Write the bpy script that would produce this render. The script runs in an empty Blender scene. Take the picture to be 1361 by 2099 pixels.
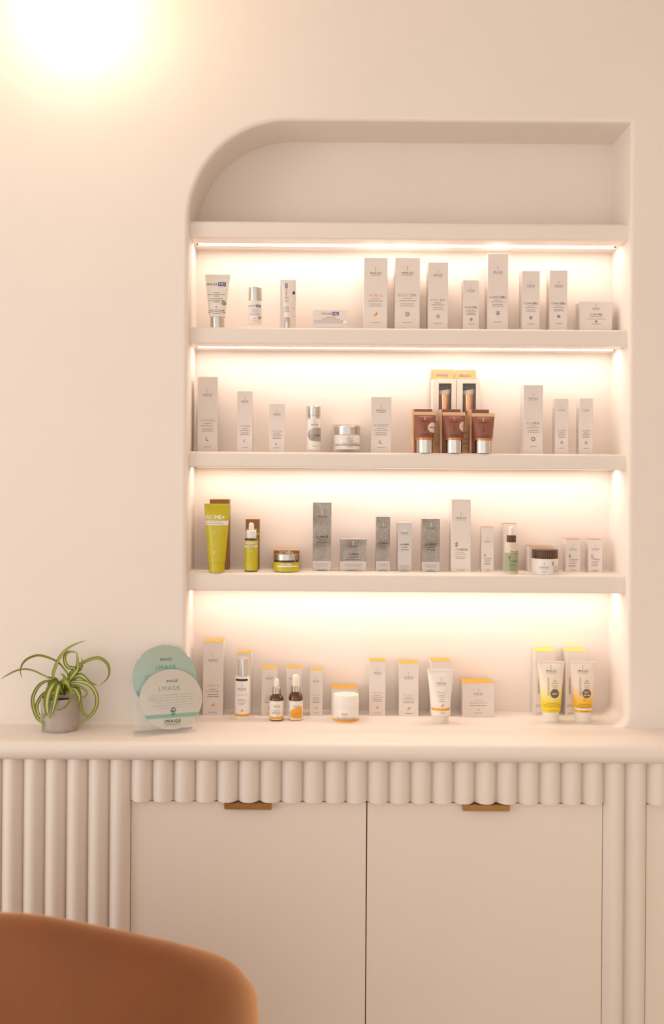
import bpy, bmesh, math, random
from mathutils import Vector, Matrix
random.seed(7)
S = bpy.context.scene
C = S.collection

# ------------------------------------------------------------------ camera, world, light
F = 2174.0                    # focal length in photo pixels (1361 x 2099 frame)
CX, CY = 660.0, 970.0         # principal point in photo pixels
ROLL = 0.0070
CAMZ = 1.496
CAMD = 2.5                    # camera to wall face (wall face is y = 0)
cd = bpy.data.cameras.new('camera'); cam = bpy.data.objects.new('camera', cd); C.objects.link(cam)
cd.sensor_fit = 'HORIZONTAL'; cd.sensor_width = 24.0; cd.lens = 24.0 * F / 1361.0
cd.shift_x = (680.5 - CX) / 1361.0
cd.shift_y = -(1049.5 - CY) / 1361.0
cd.clip_start = 0.05
cam.location = (0, -CAMD, CAMZ)
cam.rotation_euler = (Matrix.Rotation(math.pi / 2, 3, 'X') @ Matrix.Rotation(ROLL, 3, 'Z')).to_euler()
cd.dof.use_dof = True; cd.dof.focus_distance = 2.56; cd.dof.aperture_fstop = 3.2
S.camera = cam

w = bpy.data.worlds.new('world'); S.world = w; w.use_nodes = True
w.node_tree.nodes['Background'].inputs[0].default_value = (1.0, 0.952, 0.89, 1)
w.node_tree.nodes['Background'].inputs[1].default_value = 1.22

def area(name, loc, target, sx, sy, power, col):
    l = bpy.data.lights.new(name, 'AREA'); l.shape = 'RECTANGLE'; l.size = sx; l.size_y = sy
    l.energy = power; l.color = col
    o = bpy.data.objects.new(name, l); C.objects.link(o); o.location = loc
    o.rotation_euler = (Vector(target) - Vector(loc)).to_track_quat('-Z', 'Y').to_euler()
    return o
area('window_daylight', (-4.2, -3.0, 1.5), (0.2, 0.0, 1.0), 1.8, 2.2, 34, (1.0, 0.97, 0.96))

V = S.view_settings
V.view_transform = 'Standard'; V.look = 'None'; V.gamma = 1.0; V.use_curve_mapping = False
V.exposure = 0.0
LED_POWER = 14.0
LAMP_POWER = 6.0

# ------------------------------------------------------------------ helpers
cR, sR = math.cos(ROLL), math.sin(ROLL)
def P(px, py, y):
    """photo pixel -> (x, z) on the upright plane at depth y"""
    D = CAMD + y; dx = px - CX; dy = py - CY
    return ((dx * cR + dy * sR) * D / F, CAMZ - (-dx * sR + dy * cR) * D / F)
def depth_of(px, py, z):
    """depth y at which the pixel meets the horizontal plane z"""
    return (CAMZ - z) * F / (-(px - CX) * sR + (py - CY) * cR) - CAMD
def mpp(y): return (CAMD + y) / F            # metres per photo pixel

def lin(c):
    return tuple(((v / 255) / 12.92 if v / 255 <= 0.04045 else ((v / 255 + 0.055) / 1.055) ** 2.4) for v in c) + (1.0,)

MATS = {}
def mat(name, rgb, rough=0.5, metal=0.0, noise=0.0, nscale=30.0, bump=0.0, bscale=200.0, emit=0.0, trans=0.0, alpha=1.0, sheen=0.0, coat=0.0, linear=False):
    if name in MATS: return MATS[name]
    m = bpy.data.materials.new(name); m.use_nodes = True; nt = m.node_tree; b = nt.nodes['Principled BSDF']
    col = tuple(rgb) + (1.0,) if linear else lin(rgb)
    b.inputs['Base Color'].default_value = col
    b.inputs['Roughness'].default_value = rough; b.inputs['Metallic'].default_value = metal
    b.inputs['Transmission Weight'].default_value = trans; b.inputs['Alpha'].default_value = alpha
    b.inputs['Sheen Weight'].default_value = sheen; b.inputs['Coat Weight'].default_value = coat
    if emit:
        b.inputs['Emission Color'].default_value = col; b.inputs['Emission Strength'].default_value = emit
    tc = nt.nodes.new('ShaderNodeTexCoord')
    if noise:
        n = nt.nodes.new('ShaderNodeTexNoise'); n.inputs['Scale'].default_value = nscale; n.inputs['Detail'].default_value = 4
        nt.links.new(tc.outputs['Object'], n.inputs['Vector'])
        r = nt.nodes.new('ShaderNodeValToRGB')
        r.color_ramp.elements[0].position = 0.3; r.color_ramp.elements[1].position = 0.7
        r.color_ramp.elements[0].color = tuple(c * (1 - noise) for c in col[:3]) + (1,)
        r.color_ramp.elements[1].color = tuple(min(1, c * (1 + noise * 0.5)) for c in col[:3]) + (1,)
        nt.links.new(n.outputs['Fac'], r.inputs['Fac']); nt.links.new(r.outputs['Color'], b.inputs['Base Color'])
    if bump:
        n2 = nt.nodes.new('ShaderNodeTexNoise'); n2.inputs['Scale'].default_value = bscale; n2.inputs['Detail'].default_value = 3
        nt.links.new(tc.outputs['Object'], n2.inputs['Vector'])
        bp = nt.nodes.new('ShaderNodeBump'); bp.inputs['Strength'].default_value = bump; bp.inputs['Distance'].default_value = 0.002
        nt.links.new(n2.outputs['Fac'], bp.inputs['Height']); nt.links.new(bp.outputs['Normal'], b.inputs['Normal'])
    MATS[name] = m
    return m

def ramp_mat(name, stops, rough=0.4, axis='V', coat=0.0):
    """colour printed along one UV axis"""
    if name in MATS: return MATS[name]
    m = bpy.data.materials.new(name); m.use_nodes = True; nt = m.node_tree; b = nt.nodes['Principled BSDF']
    b.inputs['Roughness'].default_value = rough; b.inputs['Coat Weight'].default_value = coat
    uv = nt.nodes.new('ShaderNodeUVMap'); sx = nt.nodes.new('ShaderNodeSeparateXYZ'); r = nt.nodes.new('ShaderNodeValToRGB')
    nt.links.new(uv.outputs['UV'], sx.inputs[0]); nt.links.new(sx.outputs['X' if axis == 'U' else 'Y'], r.inputs['Fac'])
    e = r.color_ramp.elements
    while len(e) < len(stops): e.new(0.5)
    for i, (p, c) in enumerate(stops): e[i].position = p; e[i].color = lin(c)
    nt.links.new(r.outputs['Color'], b.inputs['Base Color'])
    MATS[name] = m
    return m

def wood_mat(name, c0, c1, scale):
    if name in MATS: return MATS[name]
    m = bpy.data.materials.new(name); m.use_nodes = True; nt = m.node_tree; b = nt.nodes['Principled BSDF']
    b.inputs['Roughness'].default_value = 0.45
    tc = nt.nodes.new('ShaderNodeTexCoord'); wv = nt.nodes.new('ShaderNodeTexWave'); r = nt.nodes.new('ShaderNodeValToRGB')
    wv.inputs['Scale'].default_value = scale; wv.inputs['Distortion'].default_value = 5; wv.inputs['Detail'].default_value = 2
    wv.inputs['Detail Scale'].default_value = 0.6
    nt.links.new(tc.outputs['Object'], wv.inputs['Vector']); nt.links.new(wv.outputs['Fac'], r.inputs['Fac'])
    r.color_ramp.elements[0].color = lin(c0); r.color_ramp.elements[1].color = lin(c1)
    nt.links.new(r.outputs['Color'], b.inputs['Base Color']); MATS[name] = m
    return m

def obj(name, bm, m, parent=None, smooth=False, loc=None):
    me = bpy.data.meshes.new(name)
    if isinstance(bm, tuple):
        me.from_pydata(bm[0], [], bm[1])
    else:
        bmesh.ops.recalc_face_normals(bm, faces=bm.faces); bm.to_mesh(me); bm.free()
    me.materials.append(m)
    if smooth:
        me.polygons.foreach_set('use_smooth', [True] * len(me.polygons))
        me.set_sharp_from_angle(angle=math.radians(38))
    o = bpy.data.objects.new(name, me); C.objects.link(o)
    if parent: o.parent = parent
    if loc: o.location = loc
    return o
def tag(o, label, cat, group=None, kind=None):
    if label: o['label'] = label
    if cat: o['category'] = cat
    if group: o['group'] = group
    if kind: o['kind'] = kind
    return o
def thing(name, label, cat, loc=(0, 0, 0), rz=0.0, group=None):
    o = bpy.data.objects.new(name, None); C.objects.link(o); o.location = loc; o.rotation_euler = (0, 0, rz)
    o.empty_display_size = 0.02
    return tag(o, label, cat, group)
def box(bm, x0, x1, y0, y1, z0, z1):
    vs = [bm.verts.new((x, y, z)) for z in (z0, z1) for y in (y0, y1) for x in (x0, x1)]
    for f in ((0, 2, 3, 1), (4, 5, 7, 6), (0, 1, 5, 4), (2, 6, 7, 3), (0, 4, 6, 2), (1, 3, 7, 5)):
        bm.faces.new([vs[i] for i in f])
    return vs
def bbox(x0, x1, y0, y1, z0, z1, bevel=0.0, seg=2):
    bm = bmesh.new(); box(bm, x0, x1, y0, y1, z0, z1)
    if bevel: bmesh.ops.bevel(bm, geom=list(bm.edges), offset=bevel, segments=seg, affect='EDGES', profile=0.5)
    return bm
def lathe(prof, n=32, ax=1.0):
    bm = bmesh.new(); rings = []
    for r, z in prof:
        if r < 1e-6: rings.append([bm.verts.new((0, 0, z))])
        else: rings.append([bm.verts.new((r * math.cos(2 * math.pi * i / n), r * ax * math.sin(2 * math.pi * i / n), z)) for i in range(n)])
    for a, b in zip(rings, rings[1:]):
        for i in range(n):
            j = (i + 1) % n
            if len(a) == 1 and len(b) == 1: continue
            if len(a) == 1: bm.faces.new((a[0], b[i], b[j]))
            elif len(b) == 1: bm.faces.new((a[i], a[j], b[0]))
            else: bm.faces.new((a[i], a[j], b[j], b[i]))
    return bm
def extrude_x(poly, x0, x1):
    """closed polygon in (y, z) extruded along x"""
    bm = bmesh.new()
    a = [bm.verts.new((x0, y, z)) for y, z in poly]; b = [bm.verts.new((x1, y, z)) for y, z in poly]
    n = len(poly)
    for i in range(n): bm.faces.new((a[i], a[(i + 1) % n], b[(i + 1) % n], b[i]))
    bm.faces.new(a); bm.faces.new(list(reversed(b)))
    return bm

# ------------------------------------------------------------------ flat print (2-D shapes laid onto a surface)
TXT = {}
def text2d(segs, space=1.0):
    """lettering as 2-D mesh; segs = [(string, weight)], result centred, width 1"""
    key = (tuple(segs), space)
    if key in TXT: return TXT[key]
    V2, F2 = [], []; x = 0.0
    for s, wgt in segs:
        cu = bpy.data.curves.new('t', 'FONT'); cu.body = s; cu.size = 1.0; cu.space_character = space; cu.resolution_u = 2; cu.offset = min(wgt, 0.0)
        o = bpy.data.objects.new('t', cu); me = o.to_mesh()
        if len(me.vertices):
            xs = [v.co.x for v in me.vertices]; x0, x1 = min(xs), max(xs)
            for ox, oy, oz in ([(0, 0, 0)] if wgt <= 0.006 else [(-wgt, -wgt * 0.6, 0), (-wgt, wgt * 0.6, 2e-5), (wgt, -wgt * 0.6, 4e-5), (wgt, wgt * 0.6, 6e-5)]):
                base = len(V2)
                V2 += [(v.co.x - x0 + x + ox, v.co.y + oy, oz) for v in me.vertices]
                F2 += [tuple(base + i for i in p.vertices) for p in me.polygons]
            x += (x1 - x0) + (0.34 if s.endswith(' ') else 0.12) + 0.1 * (space - 1)
        o.to_mesh_clear(); bpy.data.objects.remove(o); bpy.data.curves.remove(cu)
    xs = [v[0] for v in V2]; ys = [v[1] for v in V2]
    W = max(xs) - min(xs); mx = (max(xs) + min(xs)) / 2; my = (max(ys) + min(ys)) / 2
    TXT[key] = ([((a - mx) / W, (b - my) / W, d) for a, b, d in V2], F2)
    return TXT[key]
def rects2d(rs):
    V2, F2 = [], []
    for x0, x1, y0, y1 in rs:
        b = len(V2); V2 += [(x0, y0), (x1, y0), (x1, y1), (x0, y1)]; F2.append((b, b + 1, b + 2, b + 3))
    return V2, F2
def disc2d(r, n=20, cx=0, cy=0, r0=0.0):
    V2 = [(cx + r * math.cos(2 * math.pi * i / n), cy + r * math.sin(2 * math.pi * i / n)) for i in range(n)]
    if r0 <= 0: return V2, [tuple(range(n))]
    V2 += [(cx + r0 * math.cos(2 * math.pi * i / n), cy + r0 * math.sin(2 * math.pi * i / n)) for i in range(n)]
    return V2, [(i, (i + 1) % n, n + (i + 1) % n, n + i) for i in range(n)]
def join2d(*ms):
    V2, F2 = [], []
    for v, f in ms:
        b = len(V2); V2 += v; F2 += [tuple(b + i for i in q) for q in f]
    return V2, F2
def icon2d(kind):
    """printed symbol about 1 high, centred"""
    if kind == 'leaf':
        a = [(-0.45, -0.5), (-0.3, -0.1), (0.0, 0.12), (0.1, 0.5), (0.3, 0.42), (0.28, 0.18), (0.42, 0.05), (0.34, -0.2), (0.05, -0.32), (-0.2, -0.42)]
        return a, [tuple(range(len(a)))]
    if kind == 'ring': return disc2d(0.5, 24, r0=0.26)
    if kind == 'flower':
        return join2d(disc2d(0.26, 14, r0=0.17), *[disc2d(0.13, 8, 0.4 * math.cos(k * math.pi / 4), 0.4 * math.sin(k * math.pi / 4), 0.07) for k in range(8)])
    if kind == 'dots':
        pts = [(-0.2, 0.38), (0.2, 0.38), (-0.42, 0), (0.42, 0), (-0.2, -0.38), (0.2, -0.38), (-0.14, 0.0), (0.14, 0.0), (0, 0.2), (0, -0.2)]
        return join2d(*[disc2d(0.125, 6, *p) for p in pts])
    if kind == 'crescent':
        n = 12; V2 = [(0.5 * math.cos(t), 0.5 * math.sin(t)) for t in [math.radians(60 + 240 * i / n) for i in range(n + 1)]]
        V2 += [(0.15 + 0.42 * math.cos(t), 0.1 + 0.42 * math.sin(t)) for t in [math.radians(75 + 215 * i / n) for i in range(n + 1)]]
        return V2, [(i, i + 1, n + 2 + i, n + 1 + i) for i in range(n)]
    if kind == 'column':            # the slim emblem over the brand lettering
        return rects2d([(-0.22, 0.22, 0.4, 0.5), (-0.12, 0.12, 0.28, 0.38), (-0.06, 0.06, -0.38, 0.28), (-0.2, 0.2, -0.5, -0.4)])
    if kind == 'sprig':
        a = lambda x, y, dx, dy: ([(x, y), (x + dx * 0.5 - dy * 0.25, y + dy * 0.5 + dx * 0.25), (x + dx, y + dy), (x + dx * 0.5 + dy * 0.25, y + dy * 0.5 - dx * 0.25)], [(0, 1, 2, 3)])
        return join2d(rects2d([(-0.04, 0.04, -0.5, 0.3)]), a(0, 0.3, 0.1, 0.25), a(0, 0.05, 0.32, 0.2), a(0, 0.0, -0.32, 0.2), a(0, -0.25, 0.34, 0.1), a(0, -0.3, -0.3, 0.12))
    if kind == 'lips':
        return disc2d(0.5, 16, r0=0.3)
def dashes2d(width, h, seed):
    """a line of unreadably small print: word-sized dashes"""
    rg = random.Random(seed); rs = []; x = -width / 2
    while x < width / 2 - 0.02 * width:
        wl = width * rg.uniform(0.08, 0.22); e = min(x + wl, width / 2); rs.append((x, e, -h / 2, h / 2)); x = e + width * 0.025
    return rects2d(rs)
def xf(m2, s, u, v, rot=0.0):
    c, n = math.cos(rot), math.sin(rot)
    return [(u + s * (c * p[0] - n * p[1]), v + s * (n * p[0] + c * p[1])) + tuple(p[2:]) for p in m2[0]], m2[1]
def cut2d(m2, su, sv):
    """cut a 2-D shape into a grid so that it can follow a curved surface"""
    bm = bmesh.new(); vs = [bm.verts.new((p[0], p[1], p[2] if len(p) > 2 else 0)) for p in m2[0]]
    for f in m2[1]:
        try: bm.faces.new([vs[i] for i in f])
        except ValueError: pass
    for ax, st in ((0, su), (1, sv)):
        lo = min(v.co[ax] for v in bm.verts); hi = max(v.co[ax] for v in bm.verts); q = math.floor(lo / st) + 1
        while q * st < hi:
            co = [0, 0, 0]; co[ax] = q * st; no = [0, 0, 0]; no[ax] = 1
            bmesh.ops.bisect_plane(bm, geom=list(bm.verts) + list(bm.edges) + list(bm.faces), dist=1e-7, plane_co=co, plane_no=no); q += 1
    bm.verts.index_update()
    r = ([tuple(v.co) for v in bm.verts], [tuple(v.index for v in f.verts) for f in bm.faces]); bm.free()
    return r
def lay(name, m2, surf, m, parent):
    if not getattr(surf, 'flat', False):
        us = [p[0] for p in m2[0]]; ws = [p[1] for p in m2[0]]; W = max(us) - min(us); Hh = max(ws) - min(ws)
        if W > 0.003 or Hh > 0.006: m2 = cut2d(m2, 0.0018, 0.005)
    vs = []
    for p in m2[0]:
        a, b, c = surf(p[0], p[1]); vs.append((a, b - (p[2] if len(p) > 2 else 0), c))
    return obj(name, (vs, m2[1]), m, parent)
def patch2d(u0, u1, v0, v1, nu=12, nv=1):
    V2 = [(u0 + (u1 - u0) * i / nu, v0 + (v1 - v0) * j / nv) for j in range(nv + 1) for i in range(nu + 1)]
    return V2, [(j * (nu + 1) + i, j * (nu + 1) + i + 1, (j + 1) * (nu + 1) + i + 1, (j + 1) * (nu + 1) + i) for j in range(nv) for i in range(nu)]

INK = mat('ink_charcoal', (62, 54, 52), 0.6)
INK2 = mat('ink_grey', (150, 136, 128), 0.6)
INK3 = mat('ink_pale_silver', (186, 172, 164), 0.35, 0.3)
INKO = mat('ink_orange', (238, 148, 40), 0.5)
INKOL = mat('ink_light_orange', (236, 170, 110), 0.5)
INKB = mat('ink_navy', (62, 74, 150), 0.5)
INKV = mat('ink_lavender', (178, 166, 190), 0.5)
INKW = mat('ink_white', (250, 246, 238), 0.5)
INKP = mat('ink_plum', (60, 48, 96), 0.5)
INKT = mat('ink_teal', (100, 170, 155), 0.5)
INKR = mat('ink_pink', (226, 90, 110), 0.5)
INKG = mat('ink_moss', (96, 110, 84), 0.5)
INKBR = mat('ink_brown', (70, 38, 30), 0.5)

class Printer:
    """puts printed items, given in photo pixels, on the front of a thing standing at depth y"""
    def __init__(s, t, surf, pxc, y, x0, z0, seed):
        s.t, s.surf, s.pxc, s.y, s.x0, s.z0, s.k, s.seed = t, surf, pxc, y, x0, z0, mpp(y), seed
    def uv(s, px, py):
        x, z = P(px, py, s.y); return x - s.x0, z - s.z0
    def put(s, name, m2, size_px, px, py, m, rot=0.0):
        u, v = s.uv(px, py)
        return lay(name, xf(m2, size_px * s.k, u, v, rot), s.surf, m, s.t)
    def logo(s, py, wpx, px=None, m=INK, em=INK3, emblem=True):
        px = s.pxc if px is None else px
        s.put('logo_lettering', text2d([('IMAGE', 0.0)], 1.3), wpx, px, py, m)
        s.put('logo_underline', rects2d([(-0.45 + i * 0.115, -0.37 + i * 0.115, -0.02, 0.02) for i in range(8)]), wpx, px, py + wpx * 0.2, INK2)
        if emblem: s.put('emblem', icon2d('column'), wpx * 0.36, px, py - wpx * 0.38, em)
    def title(s, segs, py, wpx, m, px=None, space=1.0):
        s.put('title_lettering', text2d(segs, space), wpx, s.pxc if px is None else px, py, m)
    def fine(s, rows, m=INK2, px=None, h=1.0):
        px = s.pxc if px is None else px; ms = []
        for i, (py, wpx) in enumerate(rows):
            u, v = s.uv(px, py); ms.append(xf(dashes2d(1.0, h / wpx, s.seed * 31 + i), wpx * s.k, u, v))
        lay('fine_print', join2d(*ms), s.surf, m, s.t)
    def icon(s, kind, py, size, m, px=None):
        s.put('printed_icon', icon2d(kind), size, s.pxc if px is None else px, py, m)

# ------------------------------------------------------------------ building shell
PLASTER = mat('cream_plaster', (240, 229, 220), 0.75, noise=0.02, nscale=3, bump=0.05, bscale=9)
PAINT = mat('cream_lacquer', (238, 227, 217), 0.42, noise=0.01, nscale=4)
DOORP = mat('beige_lacquer', (240, 226, 214), 0.5, noise=0.01, nscale=5)
NX0, NX1 = -0.319, 0.724           # niche sides
NZ1 = CAMZ + 0.832                 # niche soffit
NY = 0.168                         # niche depth
CT = CAMZ - 0.5957                 # counter top height
RA = 0.239                         # big arch radius
RF = 0.010                         # rounded plaster edge
RB = 0.030                         # bottom corner radius

def niche_outline(off):
    pts = [(NX0 - off, CT)]
    c = (NX0 + RA, NZ1 - RA); n = 28
    for i in range(n + 1):
        a = math.pi - i / n * math.pi / 2
        pts.append((c[0] + (RA + off) * math.cos(a), c[1] + (RA + off) * math.sin(a)))
    pts.append((NX1 + off, NZ1 + off))
    c = (NX1 - RB, CT + RB); n = 6
    for i in range(n + 1):
        a = -i / n * math.pi / 2
        pts.append((c[0] + (RB + off) * math.cos(a), c[1] + (RB + off) * math.sin(a)))
    return pts
WX0, WX1, WZ = -2.0, 2.0, 2.75
bm = bmesh.new()
o0 = niche_outline(RF)
front = [(WX0, CT)] + o0[:-1] + [(o0[-1][0], CT - 0.001), (WX1, CT), (WX1, WZ), (WX0, WZ)]
bm.faces.new([bm.verts.new((x, 0, z)) for x, z in front])
loops = []
for k in range(7):
    a = k / 6 * math.pi / 2
    loops.append((niche_outline(RF * (1 - math.sin(a))), RF * (1 - math.cos(a))))
loops.append((niche_outline(0), NY))
prev = None
for pts, y in loops:
    cur = [bm.verts.new((x, y, z)) for x, z in pts]
    if prev:
        for i in range(len(cur) - 1): bm.faces.new((prev[i], prev[i + 1], cur[i + 1], cur[i]))
    prev = cur
bm.faces.new([bm.verts.new((x, NY, z)) for x, z in niche_outline(0) + [(NX0, CT - 0.002)]])
wall = obj('wall_back', bm, PLASTER, smooth=True)
tag(wall, 'cream plaster wall with arched display niche', 'wall', kind='structure')

FLOOR = mat('pale_floor', (220, 204, 184), 0.45, noise=0.06, nscale=6)
tag(obj('floor', bbox(-2.6, 2.6, -4.2, 0.2, -0.05, 0.0), FLOOR), 'pale beige floor in front of the cabinets', 'floor', kind='structure')
tag(obj('ceiling', bbox(-2.6, 2.6, -4.2, 0.2, WZ, WZ + 0.05), PLASTER), 'cream painted ceiling', 'ceiling', kind='structure')
tag(obj('wall_right', bbox(2.0, 2.05, -4.2, 0.0, 0.0, WZ), PLASTER), 'cream side wall beyond the cabinets', 'wall', kind='structure')

# countertop: slab with rounded front nose
TH = 0.042; YF = -0.17
poly = [(NY, CT - TH), (NY, CT)]
for i in range(13):
    a = math.pi / 2 + i / 12 * math.pi
    poly.append((YF + TH / 2 + TH / 2 * math.cos(a), CT - TH / 2 + TH / 2 * math.sin(a)))
tag(obj('countertop', extrude_x(poly, -0.860, 1.36), PAINT, smooth=True), 'long cream countertop with rounded front edge under the niche', 'countertop')
# plaster cove where wall meets counter
def cove(x0, x1):
    r = 0.008
    pl = [(0.0, CT), (0.0, CT + r)] + [(-r + r * math.cos(a), CT + r - r * math.sin(a)) for a in [i / 6 * math.pi / 2 for i in range(1, 7)]]
    return extrude_x(pl, x0, x1)
tag(obj('trim_1', cove(-0.860, NX0 - RF - 0.004), PLASTER, smooth=True), 'plaster cove at foot of wall behind the plant', 'trim', kind='structure')
tag(obj('trim_2', cove(NX1 + RF + 0.004, 1.36), PLASTER, smooth=True), 'plaster cove at foot of wall beside the niche', 'trim', kind='structure')

# ------------------------------------------------------------------ shelves and light strips
SHELF = [('display_shelf', 0.600, 0.559, 'empty topmost niche shelf under the arch'),
         ('display_shelf', 0.347, 0.307, 'niche shelf carrying the topmost row of products'),
         ('display_shelf', 0.050, 0.0128, 'niche shelf carrying the brown tubes and brush boxes'),
         ('display_shelf', -0.2388, -0.282, 'lowest niche shelf carrying the lime green and silver products')]
SY = 0.0265
ST = []
LEDM = mat('led_diffuser', (255, 241, 228), 0.5, emit=LED_POWER)
CAPM = mat('led_end_plastic', (90, 70, 55), 0.5)
names = ['light strip under the empty topmost shelf', 'light strip under the shelf with the topmost product row',
         'light strip under the shelf with the brown tubes', 'light strip under the lowest shelf, above the counter']
for i, (nm, zt, zb, lab) in enumerate(SHELF):
    zt += CAMZ; zb += CAMZ; ST.append(zt); r = 0.009; th = zt - zb
    pl = [(NY, zb), (NY, zt)]
    pl += [(SY + r + r * math.cos(a), zt - r + r * math.sin(a)) for a in [math.pi / 2 + k / 6 * math.pi / 2 for k in range(7)]]
    pl += [(SY + r * 0.5 + r * 0.5 * math.cos(a), zb + r * 0.5 + r * 0.5 * math.sin(a)) for a in [math.pi + k / 4 * math.pi / 2 for k in range(5)]]
    pl += [(0.088, zb), (0.088, zb + 0.002), (0.116, zb + 0.002), (0.116, zb)]
    tag(obj(nm, extrude_x(pl, NX0, NX1), PAINT, smooth=True), lab, 'shelf', 'shelves in the lit niche')
    t = thing('led_strip', 'slim warm white ' + names[i], 'light strip', (0, 0.102, zb + 0.002), 0, 'light strips under the niche shelves')
    obj('diffuser', bbox(NX0 + 0.012, NX1 - 0.012, -0.012, 0.012, -0.0003, 0.0), LEDM, t)
    obj('end_cap', bbox(NX0 + 0.008, NX0 + 0.012, -0.003, 0.003, -0.003, 0.0), CAPM, t)
    obj('end_cap', bbox(NX1 - 0.012, NX1 - 0.008, -0.003, 0.003, -0.003, 0.0), CAPM, t)
S1, S2, S3 = ST[1], ST[2], ST[3]

# ------------------------------------------------------------------ fluted cabinets
FP = 0.04797; FXL = -0.4221; DY = -0.13; FR = FP / 2
FZB = 0.7645; FZT = CT - TH
def flute_mesh(z0, z1):
    pl = [(-FR * math.cos(a), -0.022 * (1 - abs(math.cos(a)) ** 2.3)) for a in [k / 14 * math.pi for k in range(15)]]
    bm = bmesh.new()
    lo = [bm.verts.new((x, y, z0)) for x, y in pl]; hi = [bm.verts.new((x, y, z1)) for x, y in pl]
    for k in range(14): bm.faces.new((lo[k], lo[k + 1], hi[k + 1], hi[k]))
    bm.faces.new((lo[-1], lo[0], hi[0], hi[-1])); bm.faces.new(lo); bm.faces.new(list(reversed(hi)))
    return bm
proto = {}
def flute(k, tall, parent):
    o = proto.get(tall)
    if o is None:
        o = obj('flute', flute_mesh(0.02 if tall else FZB, FZT), PAINT, parent, smooth=True); proto[tall] = o
    else:
        o = o.copy(); C.objects.link(o); o.parent = parent
    o.location = (FXL + (k + 0.5) * FP, DY, 0)
BRASS = mat('brushed_brass', (176, 130, 74), 0.42, 0.55, noise=0.1, nscale=60)
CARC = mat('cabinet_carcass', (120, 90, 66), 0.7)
def door(x0, x1, parent, handle_px=None, py=None):
    d = obj('door', bbox(x0 + 0.0012, x1 - 0.0012, DY, DY + 0.018, 0.06, FZB - 0.0035, 0.0006, 1), DOORP, parent)
    if handle_px:
        xa, _ = P(handle_px[0], py, DY - 0.006); xb, _ = P(handle_px[1], py, DY - 0.006)
        zc = FZB - 0.0025
        bm = bmesh.new()
        r = 0.003; h = 0.0135
        pl = [(xa, zc), (xa, zc - h + r), (xa + r * 0.3, zc - h + r * 0.3), (xa + r, zc - h), (xb - r, zc - h), (xb - r * 0.3, zc - h + r * 0.3), (xb, zc - h + r), (xb, zc)]
        f = [bm.verts.new((x, DY - 0.017, z)) for x, z in pl]; b = [bm.verts.new((x, DY - 0.0145, z)) for x, z in pl]
        bm.faces.new(f); bm.faces.new(list(reversed(b)))
        for i in range(len(pl)): bm.faces.new((f[i], b[i], b[(i + 1) % len(pl)], f[(i + 1) % len(pl)]))
        box(bm, xa, xb, DY - 0.0145, DY, zc - 0.0025, zc)
        h = obj('handle', bm, BRASS, d); h['label'] = 'brass edge pull'
cab = thing('fluted_cabinet', 'cream two-door cabinet with fluted panel and brass edge pulls', 'cabinet')
xm = FXL + 11 * FP; xr = FXL + 22 * FP
bm = bmesh.new()
box(bm, FXL - 9 * FP, xr + FP - 0.0005, DY + 0.02, NY, 0.02, FZT)
obj('carcass', bm, CARC, cab)
obj('panel_board', bbox(FXL - 9 * FP, FXL, DY, DY + 0.02, 0.02, FZT), PAINT, cab)
obj('rail_board', bbox(FXL, xr, DY, DY + 0.02, FZB, FZT), PAINT, cab)
obj('post_board', bbox(xr, xr + FP - 0.0005, DY, DY + 0.02, 0.02, FZT), PAINT, cab)
for k in range(-9, 0): flute(k, True, cab)
for k in range(22): flute(k, False, cab)
flute(22, True, cab)
door(FXL, xm, cab, (460.5, 557.5), 1655); door(xm, xr, cab, (946.5, 1043.5), 1655)
obj('plinth', bbox(FXL - 9 * FP, xr + FP - 0.0005, DY + 0.05, NY, 0.0, 0.02), CARC, cab)
cab2 = thing('fluted_cabinet', 'neighbouring cream cabinet showing one fluted post and a door edge', 'cabinet')
bm = bmesh.new(); x2 = xr + FP; x3 = x2 + FP; x4 = x3 + 11 * FP
box(bm, x2, x4, DY + 0.02, NY, 0.02, FZT)
obj('carcass', bm, CARC, cab2)
obj('post_board', bbox(x2, x3, DY, DY + 0.02, 0.02, FZT), PAINT, cab2)
obj('rail_board', bbox(x3, x4, DY, DY + 0.02, FZB, FZT), PAINT, cab2)
flute(23, True, cab2)
for k in range(24, 35): flute(k, False, cab2)
door(x3, x4, cab2)
obj('plinth', bbox(x2, x4, DY + 0.05, NY, 0.0, 0.02), CARC, cab2)

# ------------------------------------------------------------------ wall lamp
lx, lz = P(146, -22, -0.10)
t = thing('wall_lamp', 'glowing round opal globe wall lamp near the ceiling', 'wall lamp', (lx, 0, lz))
GLOBE = mat('opal_glass_lit', (255, 230, 196), 0.4, emit=LAMP_POWER)
obj('globe', lathe([(0, -0.108)] + [(0.108 * math.sin(a), -0.108 * math.cos(a)) for a in [k / 20 * math.pi for k in range(1, 20)]] + [(0, 0.108)], 40), GLOBE, t, True, (0, -0.115, 0))
b = obj('back_plate', lathe([(0, -0.008), (0.05, -0.008), (0.052, -0.004), (0.052, 0.0)], 32), BRASS, t, True)
b.rotation_euler = (-math.pi / 2, 0, 0)

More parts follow.
